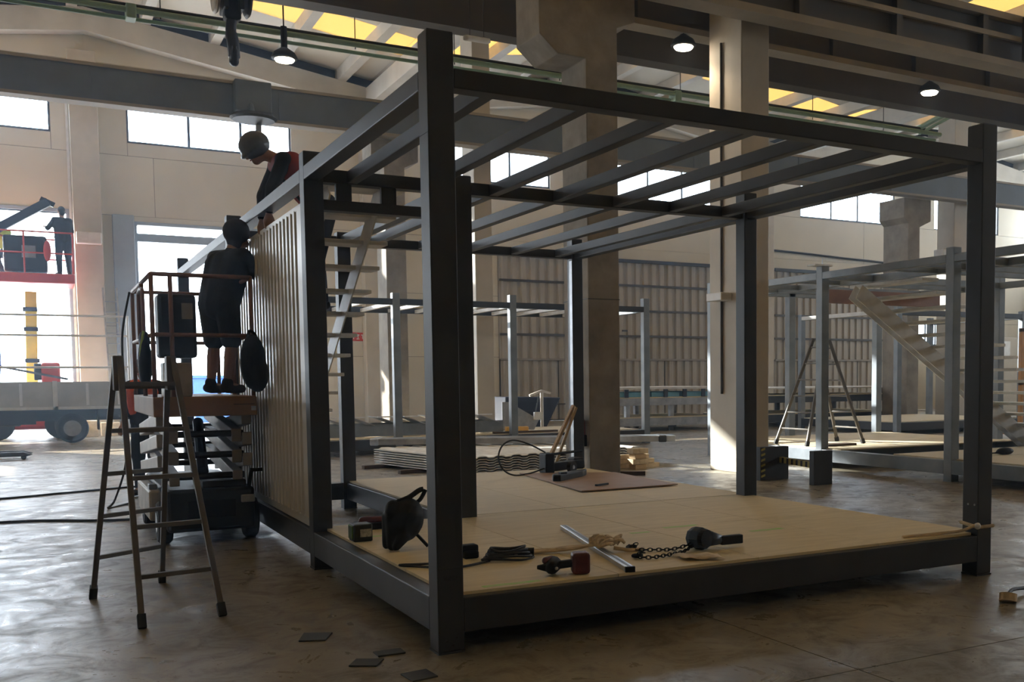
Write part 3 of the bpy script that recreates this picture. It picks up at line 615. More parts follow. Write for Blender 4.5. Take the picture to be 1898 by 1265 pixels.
pipe('gate_hoop',spline([(LX0-.02,LY0+.35,1.85),(LX0-.02,LY0+.35,2.2),(LX0-.02,LY0+.42,2.28),(LX0-.02,LY0+.75,2.28),(LX0-.02,LY0+.82,2.2),(LX0-.02,LY0+.82,1.85)],5),.016)
cb = B('control_box','lift_dark',lf,-.86,-.55,LY0+.05,LY0+.35,1.66,2.22,.03); B('label_plate','girder_flange',cb,-.67,-.58,LY0+.045,LY0+.05,2.0,2.14)
B('manual_holder','lift_cream',lf,-.83,-.60,LY0+.08,LY0+.32,1.32,1.62,.01)
t = thing('backpack','black backpack hanging on the lift rail beside the corrugated panel','bag',(-.11,4.56,1.38))
b_ = G(); b_.ell((-.12,4.52,1.62),.115,.10,.25); b_.ell((-.09,4.50,1.52),.10,.09,.17); b_.build('pack','black',t,remesh=.012); G().tube(spline([(-.16,4.55,1.80),(-.13,4.60,1.90),(-.08,4.58,1.86),(-.07,4.55,1.78)],5),.014,6).build('strap','black',t)
t = thing('tool_harness','dark harness and straps hung on the left rail of the lift','harness',(-.93,4.95,1.40))
h_ = G(); h_.ell((-.955,4.95,1.62),.06,.10,.24); h_.ell((-.95,5.0,1.82),.05,.08,.09); h_.build('pouch','black',t,remesh=.014); G().tube(spline([(-.96,4.93,1.9),(-.99,4.9,1.7),(-.98,4.94,1.5),(-.97,5.0,1.45)],5),.012,6).build('strap','lime',t)
# ================================================================== FRONT STEP LADDER
ld = thing('step_ladder','weathered brown folding step ladder standing left of the frame','ladder',(-1.18,2.1,0))
def ladder(par, feetF, feetB, topF, topB, n, mt, rail=(.05,.025), rung=.028, inset=.02, foot='rubber'):
    for feet, top, nm in ((feetF,topF,'front_leg'),(feetB,topB,'rear_leg')):
        for a, b in zip(feet, top):
            a, b = V(a), V(b); d = (b-a).normalized()
            s = G().bar(a+d*.06, b, rail[0], rail[1], (0,1,0)).build(nm, mt, par, .004)
            G().bar(a, a+d*.085, rail[0]+.014, rail[1]+.014, (0,1,0)).build('rubber_foot', foot, s, .004)
        for k in range(1, n+1):
            f_ = k/(n+.55); p, q = V(feet[0]).lerp(V(top[0]), f_), V(feet[1]).lerp(V(top[1]), f_)
            G().bar(p, q, rung*1.2, rung).build('rung', mt, par, .003)
ladder(ld, [(-1.298,1.503,0),(-.841,1.589,0)], [(-1.514,2.62,0),(-1.057,2.979,0)], [(-1.325,2.10,1.60),(-1.015,2.14,1.60)], [(-1.345,2.19,1.58),(-1.035,2.24,1.58)], 5, 'fibre', (.034,.055))
for x,y in ((-1.335,2.145),(-1.025,2.19)): B('hinge_plate','fibre',ld,x-.03,x+.03,y-.07,y+.07,1.40,1.62,.008)
# ================================================================== TOOLS ON DECK
ZT = ZD+.018
t = thing('welding_helmet','black welding helmet with raised head strap standing on the plywood deck','helmet',(.31,1.62,ZT))
hm = G(); hm.ell((0,0,0),.125,.125,.155); hm.xf(Matrix.Translation((.335,1.62,ZT+.195)) @ Matrix.Rotation(.35,4,'Y'))
hm.capsule((.235,1.60,ZT+.03),(.245,1.62,ZT+.24),.035,.05); hm.capsule((.215,1.66,ZT+.03),(.235,1.66,ZT+.22),.03,.05); hm.capsule((.245,1.54,ZT+.028),(.30,1.55,ZT+.10),.028,.05); hm.capsule((.24,1.60,ZT+.26),(.25,1.62,ZT+.29),.05)
hm.build('shell','black',t,remesh=.011)
G().tube(spline([(.28,1.62,ZT+.32),(.36,1.62,ZT+.345),(.43,1.61,ZT+.39),(.46,1.60,ZT+.40)],5),.018,8).tube(spline([(.40,1.62,ZT+.30),(.44,1.61,ZT+.33),(.475,1.60,ZT+.395)],5),.014,8).build('head_band','black',t)
G().bar((.375,1.60,ZT+.13),(.47,1.56,ZT+.012),.03,.018).build('chin_strap','black',t); B('visor_edge','alu',t,.195,.26,1.515,1.53,ZT,ZT+.008)
t = thing('battery_charger','small black and green charger box with a label, lying on the deck','charger',(.165,2.13,ZT))
b_ = B('case','charger',t,.10,.235,2.06,2.20,ZT,ZT+.125,.01); B('side_grip','charger_green',b_,.094,.10,2.08,2.19,ZT+.02,ZT+.115,.003)
B('label_plate','sticker',b_,.145,.225,2.056,2.06,ZT+.035,ZT+.09)
for k in range(3): B('vent','charger',b_,.092,.096,2.09+k*.035,2.105+k*.035,ZT+.02,ZT+.11)
t = thing('tool_tray','low black tray with a red tool lying beside the stair opening','tool tray',(.47,2.70,ZT))
B('tray','black',t,.28,.56,2.60,2.80,ZT,ZT+.05,.012); g = G(); g.capsule((.34,2.70,ZT+.06),(.50,2.70,ZT+.06),.035,.03); g.build('grinder_body','red_tool',t,smooth=True); B('blade_plate','alu',t,.55,.60,2.62,2.66,ZT,ZT+.07)
t = thing('leather_apron','brown leather piece lying behind the welding helmet','apron',(.64,2.62,ZT))
G().prism([(.50,2.45),(.62,2.36),(.74,2.5),(.76,2.75),(.62,2.82),(.52,2.72)], lambda a,b,d: V((a,b,ZT+d+.02*math.sin(a*30))), .0, .022).build('leather','hardboard',t,.006)
t = thing('cable_bundle','coil of black cable with a plug adapter beside the corner post','cable',(.72,.88,ZT))
B('adapter','black',t,.50,.63,1.02,1.10,ZT+.03,ZT+.085,.015); B('plug_block','black',t,.52,.62,.99,1.05,ZT,ZT+.05,.012); G().cyl((.86,.93,ZT+.03),(.95,.88,ZT+.03),.025).build('plug','black',t)
for k in range(5):
    a_ = .17-.014*k; G().tube([( .76+a_*math.cos(i*.35+k), .86+.11*math.sin(i*.35+k)*(1-.1*k), ZT+.012+.014*k+.010*math.sin(i*.7+k)) for i in range(18)],.009,6,True).build('cable_loop','cable',t)
G().tube(spline([(.62,.82,ZT+.01),(.40,.72,ZT+.01),(.25,.80,ZT+.01),(.12,.93,ZT+.01),(.10,.98,ZT+.01),(.2,.93,ZT+.012),(.42,.86,ZT+.012)],7),.008,6).build('cable_end','cable',t)
t = thing('level_bar','long aluminium straightedge lying diagonally across the deck edge','straightedge',(1.39,.92,ZT))
lv = G().bar((1.63,1.84,ZT+.016),(1.20,.06,ZT+.016),.055,.032).build('bar','alu',t,.003); G().bar((1.205,.08,ZT+.016),(1.20,.058,ZT+.016),.058,.034).build('end_cap','black',lv)
G().bar((1.625,1.82,ZT+.0325),(1.205,.08,ZT+.0325),.018,.002).build('groove','steel_grey',lv)
t = thing('rope_bundle','knotted bundle of tan rope lying over the straightedge','rope',(1.30,.80,ZT))
random.seed(3)
for k in range(6): G().tube(spline([(.80+random.uniform(-.03,.03),1.0+k*.012,ZT+.008),(1.0,.97+random.uniform(-.05,.05),ZT+.014),(1.2,.87+random.uniform(-.05,.05),ZT+.03),(1.36,.79+random.uniform(-.03,.03),ZT+.05)],6),.009,6).build('strand','rope',t)
for k in range(15):
    cx, cy = 1.40+random.uniform(-.07,.10), .77+random.uniform(-.06,.05); ra = random.uniform(.025,.06); ph = random.uniform(0,6); ti = random.uniform(.3,1.2)
    G().tube([(cx+ra*math.cos(a), cy+ra*math.sin(a)*math.cos(ti), ZT+.05+abs(ra*math.sin(a+ph)*math.sin(ti))) for a in [i*.5 for i in range(12)]],.011,6,True).build('loop','rope',t)
G().tube(spline([(1.45,.72,ZT+.03),(1.55,.68,ZT+.012),(1.62,.66,ZT+.014),(1.66,.70,ZT+.01)],6),.014,6).build('rope_tail','rope',t)
t = thing('chain_hoist','blue lever chain hoist with black handle resting on the deck','hoist',(2.05,.50,ZT))
b_ = G().lathe([(.02,-.07),(.065,-.065),(.075,-.03),(.075,.03),(.065,.065),(.02,.07)],(1.99,.52,ZT+.075),(.3,-.95,0),8).build('gear_case','blue_hoist',t,smooth=False)
G().lathe([(.02,-.02),(.06,-.018),(.06,.018),(.02,.02)],(1.975,.43,ZT+.085),(.3,-.95,0),16).build('hand_wheel','black',t); G().lathe([(.065,0),(.045,.08),(.03,.14)],(2.02,.51,ZT+.075),(.98,-.06,-.16),14).build('neck','blue_hoist',t,smooth=True)
G().bar((2.14,.49,ZT+.05),(2.31,.485,ZT+.05),.045,.06).build('lever_grip','black',t,.006)
def chain(par, pts, r=.012):
    P_ = spline(pts, 6); L_ = 0; last = None; i = 0; acc = []
    for a, b in zip(P_[:-1], P_[1:]):
        n_ = max(1, int((b-a).length/.004))
        for q in range(n_): acc.append((a.lerp(b, q/n_), (b-a).normalized()))
    d = 0; prev = acc[0][0]; k = 0
    for p, dr in acc:
        if (p-prev).length >= .026 or k == 0:
            prev = p; k += 1; up_ = V((0,0,1)) if k % 2 else dr.cross(V((0,0,1))).normalized()
            G().tube([p+dr*math.cos(a)*.020+up_*math.sin(a)*.011 for a in [i*math.pi/4 for i in range(8)]],.0038,5,True).build('chain_link','black',par)
chain(t, [(1.92,.52,ZT+.04),(1.80,.55,ZT+.014),(1.68,.60,ZT+.014),(1.585,.66,ZT+.014),(1.56,.72,ZT+.016),(1.60,.78,ZT+.02),(1.67,.78,ZT+.03)]); chain(t, [(1.92,.50,ZT+.03),(1.80,.43,ZT+.014),(1.65,.38,ZT+.014),(1.52,.36,ZT+.014),(1.46,.42,ZT+.018),(1.50,.46,ZT+.03),(1.53,.43,ZT+.03)])
for (cx,cy) in ((1.47,.44),(1.61,.76)): G().tube([(cx+.03*math.cos(a),cy+.03*math.sin(a),ZT+.016) for a in [i*.5 for i in range(10)]],[.012]*6+[.009]*4,8).build('hook','black',t)
t = thing('cloth_scrap','crumpled tan paper scrap beside the chain hoist at the deck edge','paper scrap',(1.80,.17,ZT))
pts = []; fs = []
for i in range(7):
    for j in range(4): pts.append((1.66+.04*i+.01*j, .20-.035*i*.55+.06*j, ZT+.006+.014*(1+math.sin(i*1.7+j*2))*.6))
for i in range(6):
    for j in range(3): a = i*4+j; fs.append((a,a+1,a+5,a+4))
s_ = G()._add(pts, fs).build('sheet','rope',t,smooth=True); md = s_.modifiers.new('s','SOLIDIFY'); md.thickness = .002
t = thing('cordless_drill','dark red cordless driver lying on its side at the front deck edge','drill',(.87,.24,ZT))
g = G(); g.capsule((.80,.27,ZT+.055),(.755,.20,ZT+.05),.05,.04); g.build('motor_body','black',t,smooth=True); G().cyl((.735,.22,ZT+.05),(.69,.255,ZT+.05),.026,.012).build('chuck','black',t); g = G(); g.capsule((.79,.28,ZT+.085),(.74,.25,ZT+.085),.022); g.build('top_shell','red_tool',t,smooth=True); G().ell((.768,.163,ZT+.05),.012,.006,.010).build('badge','alu',t,smooth=True)
G().bar((.80,.235,ZT+.055),(.90,.20,ZT+.065),.05,.045).build('grip','black',t,.012); G().bar((.885,.205,ZT+.065),(.985,.17,ZT+.065),.11,.125).build('battery','red_tool',t,.018)
# board + things on rear deck
t = thing('brown_board','brown hardboard sheet lying on the rear plywood deck','board',(3.55,4.9,ZT))
G().prism([(2.87,3.98),(4.02,4.00),(4.17,5.66),(3.16,6.2)], lambda a,b,d: V((a,b,ZT+d+.03*max(0,4.6-b)*.5)), .002, .012).build('sheet','hardboard',t)
t = thing('bar_clamp','black flat power tool case lying on the brown board','tool',(3.36,5.3,ZT+.012))
G().prism([(3.05,5.03),(3.12,4.98),(3.58,5.35),(3.72,5.52),(3.6,5.5),(3.10,5.15)], lambda a,b,d: V((a,b,ZT+.012+d)), 0, .075).build('body','lift_dark',t,.012); B('switch','black',t,3.18,3.26,5.1,5.16,ZT+.087,ZT+.10,.004)
t = thing('steel_pin','short dark steel bar lying on the brown board','bar',(3.28,4.32,ZT+.03)); G().bar((3.19,4.28,ZT+.03),(3.37,4.36,ZT+.03),.03,.02).build('bar','steel',t)
t = thing('drill_stand','black magnetic drill carriage with small wheel lying by the rear post','machine',(3.75,6.1,ZT))
B('base','black',t,3.44,3.56,6.05,6.25,ZT+.0,ZT+.24,.015); G().bar((3.5,6.12,ZT+.07),(4.0,6.2,ZT+.09),.14,.10).build('frame','black',t,.015); wq = G().lathe([(.02,0),(.075,.0),(.075,.05),(.02,.05)],(3.72,5.96,ZT+.075),(.5,-.86,0),16).build('wheel','rubber',t); G().lathe([(.03,-.004),(.02,.01)],(3.745,5.92,ZT+.075),(.5,-.86,0),10).build('hub','galv',wq)
G().cyl((3.52,6.15,ZT+.22),(4.05,6.3,ZT+.24),.016).build('handle_rod','black',t); B('motor','black',t,3.9,4.04,6.2,6.4,ZT+.02,ZT+.16,.02)
t = thing('cable_loop','thin dark cable standing in a wide loop beside the drill carriage','cable',(3.1,6.1,ZT))
G().tube(spline([(3.48,6.15,ZT+.25),(3.25,6.1,ZT+.36),(3.02,6.05,ZT+.42),(2.86,6.0,ZT+.36),(2.80,5.97,ZT+.22),(2.86,5.96,ZT+.08),(3.0,5.97,ZT+.012),(3.2,6.0,ZT+.02),(3.44,6.1,ZT+.06)],8),.010,6).build('cable','cable',t)
t = thing('timber_battens','two pale timber battens leaning against the rear corner post','timber',(3.85,6.5,ZT))
G().bar((3.60,6.45,ZT+.01),(4.045,6.50,ZT+.80),.05,.035).build('batten','timber',t); G().bar((3.74,6.47,ZT+.01),(4.05,6.44,ZT+.78),.04,.03).build('batten','timber',t)
t = thing('fire_extinguisher','dark red fire extinguisher fixed to the concrete pillar','extinguisher',(4.72,7.75,.5))
G().lathe([(.02,0),(.07,.0),(.075,.03),(.075,.36),(.05,.42),(.02,.44)],(4.76,7.75,.50),n=16).build('cylinder','ext_red',t,smooth=True); B('valve','black',t,4.73,4.79,7.72,7.78,.93,.99,.006); B('bracket','black',t,4.68,4.84,7.68,7.82,.50,.66,.01)
t = thing('lashing_strap','tan lashing strap wrapped round the foot of the right corner post','strap',(W-.07,.07,.36))
G().tube([(W-w-.006,-.006,.36),(W+.006,-.006,.36),(W+.006,w+.006,.37),(W-w-.006,w+.006,.38)],.014,6,True).build('loop','rope',t); G().tube(spline([(W-w-.01,.0,.38),(W-w-.1,.06,.335),(W-w-.3,.10,.325),(W-w-.6,.14,.32)],6),.012,6).build('tail','rope',t); G().ell((W-w-.01,-.01,.37),.025,.02,.025).build('knot','white_plain',t,smooth=True)
# plates on the floor
for pts, lab in (([(-.575,.69),(-.44,.634),(-.365,.787),(-.509,.862)],'dark steel plate on the floor, farthest left of the four near the corner post'),([(-.463,.042),(-.341,-.033),(-.27,.076),(-.395,.153)],'dark steel plate on the floor with one corner near the angled plate'),
    ([(-.282,.244),(-.282,.144),(-.135,.14),(-.133,.241)],'dark steel plate lying closest to the corner post foot'),([(-.28,-.238),(-.267,-.393),(-.133,-.372),(-.144,-.223)],'dark steel plate at the bottom edge of the picture')):
    tag(G().prism(pts, lambda a,b,d: V((a,b,d)), 0, .008).build('steel_plate','dark_plate',None,.002), lab, 'plate', 'steel plates on the floor')
t = thing('strap_roll','rolled grey lashing strap on the floor at the right edge','strap',(3.58,-.68,0))
G().lathe([(.03,-.025),(.055,-.025),(.055,.025),(.03,.025)],(3.56,-.70,.03),(.3,.2,.9),18).build('roll','rope',t); G().tube(spline([(3.60,-.66,.03),(3.72,-.60,.045),(3.9,-.55,.03),(4.2,-.5,.02)],6),.012,6).build('tail','cable',t)
t = thing('floor_cable','black cable snaking over the floor left of the ladder, farther one','cable',(-1.5,10,0)); G().tube(spline([(-4.5,9.2,.012),(-2.26,9.84,.012),(-1.55,10.15,.012),(-.99,10.4,.012),(-.5,10.6,.012)],8),.014,6).build('cable','cable',t)
t = thing('floor_cable','black cable snaking over the floor left of the ladder, nearer one','cable',(-1.7,7,0)); G().tube(spline([(-4.5,7.5,.012),(-2.18,7.3,.012),(-1.7,7.15,.012),(-1.31,6.9,.012),(-1.0,6.8,.012)],8),.014,6).build('cable','cable',t)
t = thing('hanging_cable','black cable hanging from the lift rail to the floor','cable',(-.95,6.6,0)); G().tube(spline([(-.95,6.5,2.36),(-1.02,6.7,1.9),(-1.0,6.9,1.2),(-1.0,7.2,.6),(-1.1,7.6,.15),(-1.15,8.0,.014),(-.9,8.4,.014)],8),.012,6).build('cable','cable',t)

# ================================================================== BACKGROUND: second frames
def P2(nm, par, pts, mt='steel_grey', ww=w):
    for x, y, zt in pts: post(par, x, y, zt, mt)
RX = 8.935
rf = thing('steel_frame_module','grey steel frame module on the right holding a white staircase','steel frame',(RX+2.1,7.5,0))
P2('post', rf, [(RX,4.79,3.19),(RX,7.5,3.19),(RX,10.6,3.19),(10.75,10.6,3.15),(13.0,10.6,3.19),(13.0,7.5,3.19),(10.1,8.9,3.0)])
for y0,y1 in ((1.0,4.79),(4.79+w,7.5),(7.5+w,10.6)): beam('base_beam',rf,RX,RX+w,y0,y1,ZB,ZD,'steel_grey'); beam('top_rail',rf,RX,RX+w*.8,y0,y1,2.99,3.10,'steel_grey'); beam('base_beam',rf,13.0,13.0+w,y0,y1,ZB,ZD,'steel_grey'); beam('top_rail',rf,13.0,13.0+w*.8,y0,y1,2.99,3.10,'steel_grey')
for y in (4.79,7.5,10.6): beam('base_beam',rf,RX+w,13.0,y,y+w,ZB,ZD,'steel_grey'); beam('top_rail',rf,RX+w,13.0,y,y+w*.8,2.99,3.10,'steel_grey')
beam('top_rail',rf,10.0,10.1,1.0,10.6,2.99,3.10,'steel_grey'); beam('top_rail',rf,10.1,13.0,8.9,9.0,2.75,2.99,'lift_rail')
for y in (5.5,6.1,8.3,9.4,10.0): beam('joist',rf,RX+w,13.0,y,y+.08,3.0,3.09,'steel_grey')
for x in [RX+.10+1.03*k for k in range(4)]:
    for y0,y1 in ((1.5,4.85),(4.87,6.0),(7.15,7.6),(7.62,10.65)): B('plywood_sheet','ply',rf,x+.003,x+1.027,y0,y1,ZD,ZD+.018)
t = thing('staircase','white steel staircase climbing inside the right hand frame','stairs',(11,6.6,.31))
for k in range(14):
    x = 9.15+.285*k; z = 2.86-.185*k
    B('tread','white_plain',t,x-.02,x+.30,5.55,7.08,z-.045,z,.005)
for y in (6.72,6.88): G().bar((9.0,y,2.74),(13.05,y,.22),.012,.24,(0,0,1)).build('stringer','white_paint',t)
t = thing('top_plate','white plate clamped on top of a right hand frame post','plate',(RX+.05,7.56,3.2)); B('plate','white_plain',t,RX-.14,RX+.22,7.5,7.7,3.196,3.225,.004); G().cyl((RX+.05,7.56,3.225),(RX+.05,7.56,3.33),.008,n=6).build('bolt','galv',t)
t = thing('step_ladder','dark folding ladder standing on the deck of the right hand frame','ladder',(9.75,8.4,.313))
ladder(t, [(9.02,8.80,.313),(9.05,8.0,.313)], [(10.35,8.75,.313),(10.3,8.02,.313)], [(9.60,8.50,2.10),(9.60,8.20,2.10)], [(9.68,8.50,2.08),(9.68,8.20,2.08)], 6, 'fibre', (.055,.03), .024)
t = thing('stacked_board','dark brown board lying under the folding ladder','board',(9.5,8.4,.313)); B('board','timber_dark',t,9.3,9.9,7.75,8.0,.313,.35)
t = thing('tool_bag','small dark bag lying on the right hand deck by the corner post','bag',(10.2,4.9,.313)); b_ = G(); b_.ell((10.25,5.0,.36),.16,.09,.055); b_.capsule((10.0,5.1,.33),(10.2,5.0,.34),.015); b_.build('bag','black',t,remesh=.015)
# barrier
t = thing('post_guard','low dark guard plates joined by a yellow and black striped bar','barrier',(7.2,6.0,0))
p1 = B('guard_plate','steel',t,6.92,7.42,6.42,6.52,0,.47,.006); p2 = B('guard_plate','steel',t,7.12,7.44,5.50,5.60,0,.46,.006)
for k in range(6): G().prism([(6.93,.04+k*.075),(7.0,.0+k*.075+.06),(7.0,.0+k*.075+.09),(6.93,.04+k*.075+.03)], lambda a,b,d: V((a,d,b)), 6.414,6.419).build('stripe','stripe_yellow',p1)
G().bar((7.28,6.42,.28),(7.20,5.60,.26),.05,.075).build('bar','black',t)
for k in range(7):
    a_ = k/7; q = V((7.28,6.42,.28)).lerp(V((7.20,5.60,.26)),a_); q2 = V((7.28,6.42,.28)).lerp(V((7.20,5.60,.26)),a_+.075); G().bar(q+V((0,0,.001)),q2+V((0,0,.001)),.053,.078).build('stripe','stripe_yellow',t)
# middle frame
mf = thing('steel_frame_module','long grey steel frame standing in front of the corrugated doors','steel frame',(6,16,0))
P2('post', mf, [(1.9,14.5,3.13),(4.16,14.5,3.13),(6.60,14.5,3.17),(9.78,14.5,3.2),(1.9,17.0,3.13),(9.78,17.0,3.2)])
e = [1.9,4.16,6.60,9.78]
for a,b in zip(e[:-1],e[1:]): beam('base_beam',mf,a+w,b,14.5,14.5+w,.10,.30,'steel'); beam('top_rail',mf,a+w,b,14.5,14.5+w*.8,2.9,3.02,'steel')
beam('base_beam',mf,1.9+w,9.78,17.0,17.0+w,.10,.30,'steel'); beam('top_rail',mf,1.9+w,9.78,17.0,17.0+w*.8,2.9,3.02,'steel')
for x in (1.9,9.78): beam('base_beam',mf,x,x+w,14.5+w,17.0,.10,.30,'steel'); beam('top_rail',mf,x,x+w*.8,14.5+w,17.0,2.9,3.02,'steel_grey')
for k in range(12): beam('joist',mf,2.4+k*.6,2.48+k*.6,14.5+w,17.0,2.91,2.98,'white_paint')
for k in range(6): B('plywood_sheet','ply',mf,2.05+k*1.28,2.05+k*1.28+1.27,14.66,16.98,.30,.318)
# sawtooth stair flight lying on the middle frame
t = thing('stair_flight','grey sawtooth stair flight lying on the deck of the middle frame','stairs',(4.8,15.3,.318))
G().bar((2.9,15.2,.44),(6.7,15.2,.46),.015,.24).build('stringer','steel_grey',t); G().bar((2.9,15.9,.44),(6.7,15.9,.46),.015,.24).build('stringer','steel_grey',t)
for k in range(7): x = 2.95+k*.53; G().prism([(x,.70),(x+.03,.71),(x+.48,.55),(x+.45,.54)], lambda a,b,d: V((a,d,b)), 15.15,15.95).build('tread','galv',t); B('tread_lip','white_plain',t,x-.01,x+.30,15.13,15.17,.70,.725)
t = thing('folded_chute','bent galvanised sheet piece standing behind the corner post','sheet metal',(7.0,15.6,.318))
G().prism([(6.85,.95),(7.0,.95),(7.72,.55),(7.60,.33),(6.85,.33)], lambda a,b,d: V((a,d,b)), 15.6,15.62).build('sheet','galv',t); B('end_bracket','white_plain',t,7.58,7.74,15.5,15.6,.55,.72,.01)
t = thing('timber_offcut','timber offcut coloured sunlit orange lying on the middle frame deck','timber',(7.0,15.2,.318)); G().prism([(6.7,15.0),(7.2,15.0),(7.3,15.3),(6.8,15.35)], lambda a,b,d: V((a,b,d)), .318,.43).build('block','sunlit_wood',t,.005)
t = thing('timber_plank','dark red brown plank along the middle frame edge','timber',(7.2,14.8,.318)); B('plank','timber_dark',t,6.3,7.75,14.7,14.82,.318,.36)
# skip
t = thing('skip_container','dark navy tipping skip standing by the corrugated door','container',(8.9,19.3,0))
fs_ = lambda a,b,d: V((a,d,b))
sk = G().prism([(8.35,.12),(9.45,.12),(9.9,.96),(8.35,1.0)], fs_, 19.0,20.3).build('tub','navy',t,.02)
for z in (.35,.62,.85): B('rib','navy',sk,8.33,9.3,18.96,19.0,z-.02,z+.02)
G().bar((9.05,18.97,.12),(9.25,18.97,1.0),.03,.03,(0,1,0)).build('corner_bar','steel_grey',sk); B('skid','navy',t,8.4,8.6,19.0,20.3,0,.12); B('skid','navy',t,9.2,9.4,19.0,20.3,0,.12)
t = thing('trestle_post','white T shaped stand post beside the concrete pillar','stand',(8.62,17.4,0))
G().cyl((8.62,17.4,.03),(8.62,17.4,1.12),.04,n=10).build('post','white_paint',t); G().bar((8.3,17.4,1.05),(8.62,17.4,1.16),.05,.05).bar((8.62,17.4,1.16),(8.85,17.4,1.10),.05,.05).build('head','white_paint',t); B('foot','white_paint',t,8.4,8.84,17.2,17.6,0,.03)
# corrugated panel stack
stk = thing('panel_stack','stack of white corrugated roof panels lying on the floor behind the deck','panel stack',(4.9,10.7,0))
a_, b_ = V((.2,-.98,0)), V((.98,.2,0)); P0 = V((3.0,11.9,0))
for k in range(7):
    g = G(); g.corr((0,0,0),(1,0,0),(0,1,0),3.3,0,3.0,.30,.022,.012)
    Mx = Matrix((b_,V((0,0,1)),a_)).transposed().to_4x4(); Mx.translation = P0+V((0,0,.072+k*.038))
    g.xf(Mx).build('panel','white_plain',stk)
for q in (.3,1.5,2.6): c_ = P0+a_*q; G().bar(c_-b_*.35+V((0,0,.03)), c_+b_*3.2+V((0,0,.03)), .09,.06).build('bearer','timber_dark',stk)
t = thing('profile_bundle','bundle of dark steel channels lying across the white panel stack','steel bars',(5.4,11.1,.36))
for k in range(5):
    o_ = V((.05*k,.10*k,0)); G().bar(V((3.10,12.15,.40))+o_, V((7.72,9.95,.40))+o_,.075,.10).build('channel','galv' if k in (0,4) else 'steel_grey',t,.004)
for q in (0,.96): c_ = V((3.16,12.3,.40)).lerp(V((7.78,10.1,.40)),q); G().bar(c_-V((.10,.20,0)), c_+V((.12,.26,0)),.14,.12).build('end_wrap','film' if q == 0 else 'steel',t,.02)
t = thing('timber_block','stacked pale timber blocks propping the panel stack end','timber',(6.45,9.0,0))
for k in range(4): B('block','timber' if k % 2 == 0 else 'rope',t,6.32-.04*(k % 2),6.52+.04*(k % 2),8.9,9.1,.0+k*.085,.08+k*.085,.004)
t = thing('timber_bundle','short pale timber lengths lying beside the pillar base','timber',(6.4,9.25,0)); 
for k in range(3): B('length','rope',t,5.7,6.95-.1*k,9.2,9.32,.0+k*.075,.07+k*.075,.004)
t = thing('timber_plank','dark plank lying on the floor at the concrete pillar foot','timber',(5.7,8.3,0)); G().bar((5.35,8.45,.03),(6.0,8.05,.03),.12,.06).build('plank','timber_dark',t)
# racks of floor frames
def rack(x0,x1,y0,y1,lab,top):
    t = thing('floor_frame_stack',lab,'frame stack',((x0+x1)/2,(y0+y1)/2,0))
    for z0,z1 in ((.14,.36),(.70,.90)):
        beam('side_beam',t,x0,x1,y0,y0+.12,z0,z1,'galv' if top else 'steel'); beam('side_beam',t,x0,x1,y1-.12,y1,z0,z1,'galv' if top else 'steel'); beam('end_beam',t,x0,x0+.12,y0+.12,y1-.12,z0,z1,'galv' if top else 'steel'); beam('end_beam',t,x1-.12,x1,y0+.12,y1-.12,z0,z1,'galv' if top else 'steel')
        B('deck_board','ply',t,x0+.02,x1-.02,y0+.02,y1-.02,z1,z1+.03)
    for x in (x0+.3,(x0+x1)/2,x1-.4):
        for y in (y0+.02,y1-.14): B('spacer_post','galv' if top else 'steel',t,x,x+.12,y,y+.12,.39,.70); B('foot','steel',t,x,x+.12,y,y+.12,0,.14)
    if top:
        for k in range(3): B('blue_panel','cyan',t,x0+.1+k*1.05,x0+1.0+k*1.05,y0+.1,y1-.1,.93,1.06,.01)
        B('cover_sheet','white_plain',t,x0,x1,y0,y1,1.14,1.2)
        for k in range(5): B('clip','navy',t,x0+.25+k*.62,x0+.37+k*.62,y0-.01,y0+.03,.92,1.14)
    else: B('deck_board','white_plain',t,x0,x1,y0,y1,1.10,1.14); [B('spacer_post','steel',t,x,x+.1,y0+.1,y0+.2,.93,1.10) for x in (x0+.3,(x0+x1)/2,x1-.4)]
rack(11.5,14.9,18.9,21,'galvanised floor frames stacked with light blue panels beyond the pillar',True)
rack(15.8,21.3,18.6,21.2,'dark floor frames stacked behind the right hand ladder',False)
# far right frame
f4 = thing('steel_frame_module','farthest grey steel frame behind the white staircase on the right','steel frame',(19,16.5,0))
P2('post', f4, [(16.4,13.5,3.15),(16.4,17.2,3.15),(18.4,13.5,3.15),(20.9,13.5,3.15),(20.9,16.8,3.15)])
beam('top_rail',f4,16.4,16.4+w,13.5+w,17.2,3.0,3.10,'white_paint'); beam('top_rail',f4,16.4+w,18.4,13.5,13.5+w,2.95,3.08,'steel'); beam('top_rail',f4,18.4+w,20.9,13.5,13.5+w,2.95,3.08,'steel'); beam('base_beam',f4,16.4+w,18.4,13.5,13.5+w,.1,.3,'steel'); beam('base_beam',f4,18.4+w,20.9,13.5,13.5+w,.1,.3,'steel'); beam('base_beam',f4,16.4,16.4+w,13.5+w,17.2,.1,.3,'steel'); beam('top_rail',f4,20.9,20.9+w,13.5+w,16.8,2.95,3.08,'steel'); beam('base_beam',f4,20.9,20.9+w,13.5+w,16.8,.1,.3,'steel')
for k in range(4): B('plywood_sheet','ply',f4,16.5+k*1.1,17.59+k*1.1,13.65,17.2,.30,.318)
t = thing('site_cabin','cream cabin wall with a pale window at the far right edge','cabin',(32.6,24.4,0)); B('wall','painted_col',t,31.6,34.0,24.0,25.5,0,3.0,.01); B('window','white_plain',t,31.95,32.9,23.97,24.0,2.2,2.85); B('switch_box','black',t,32.3,32.45,23.95,24.0,1.5,1.75)
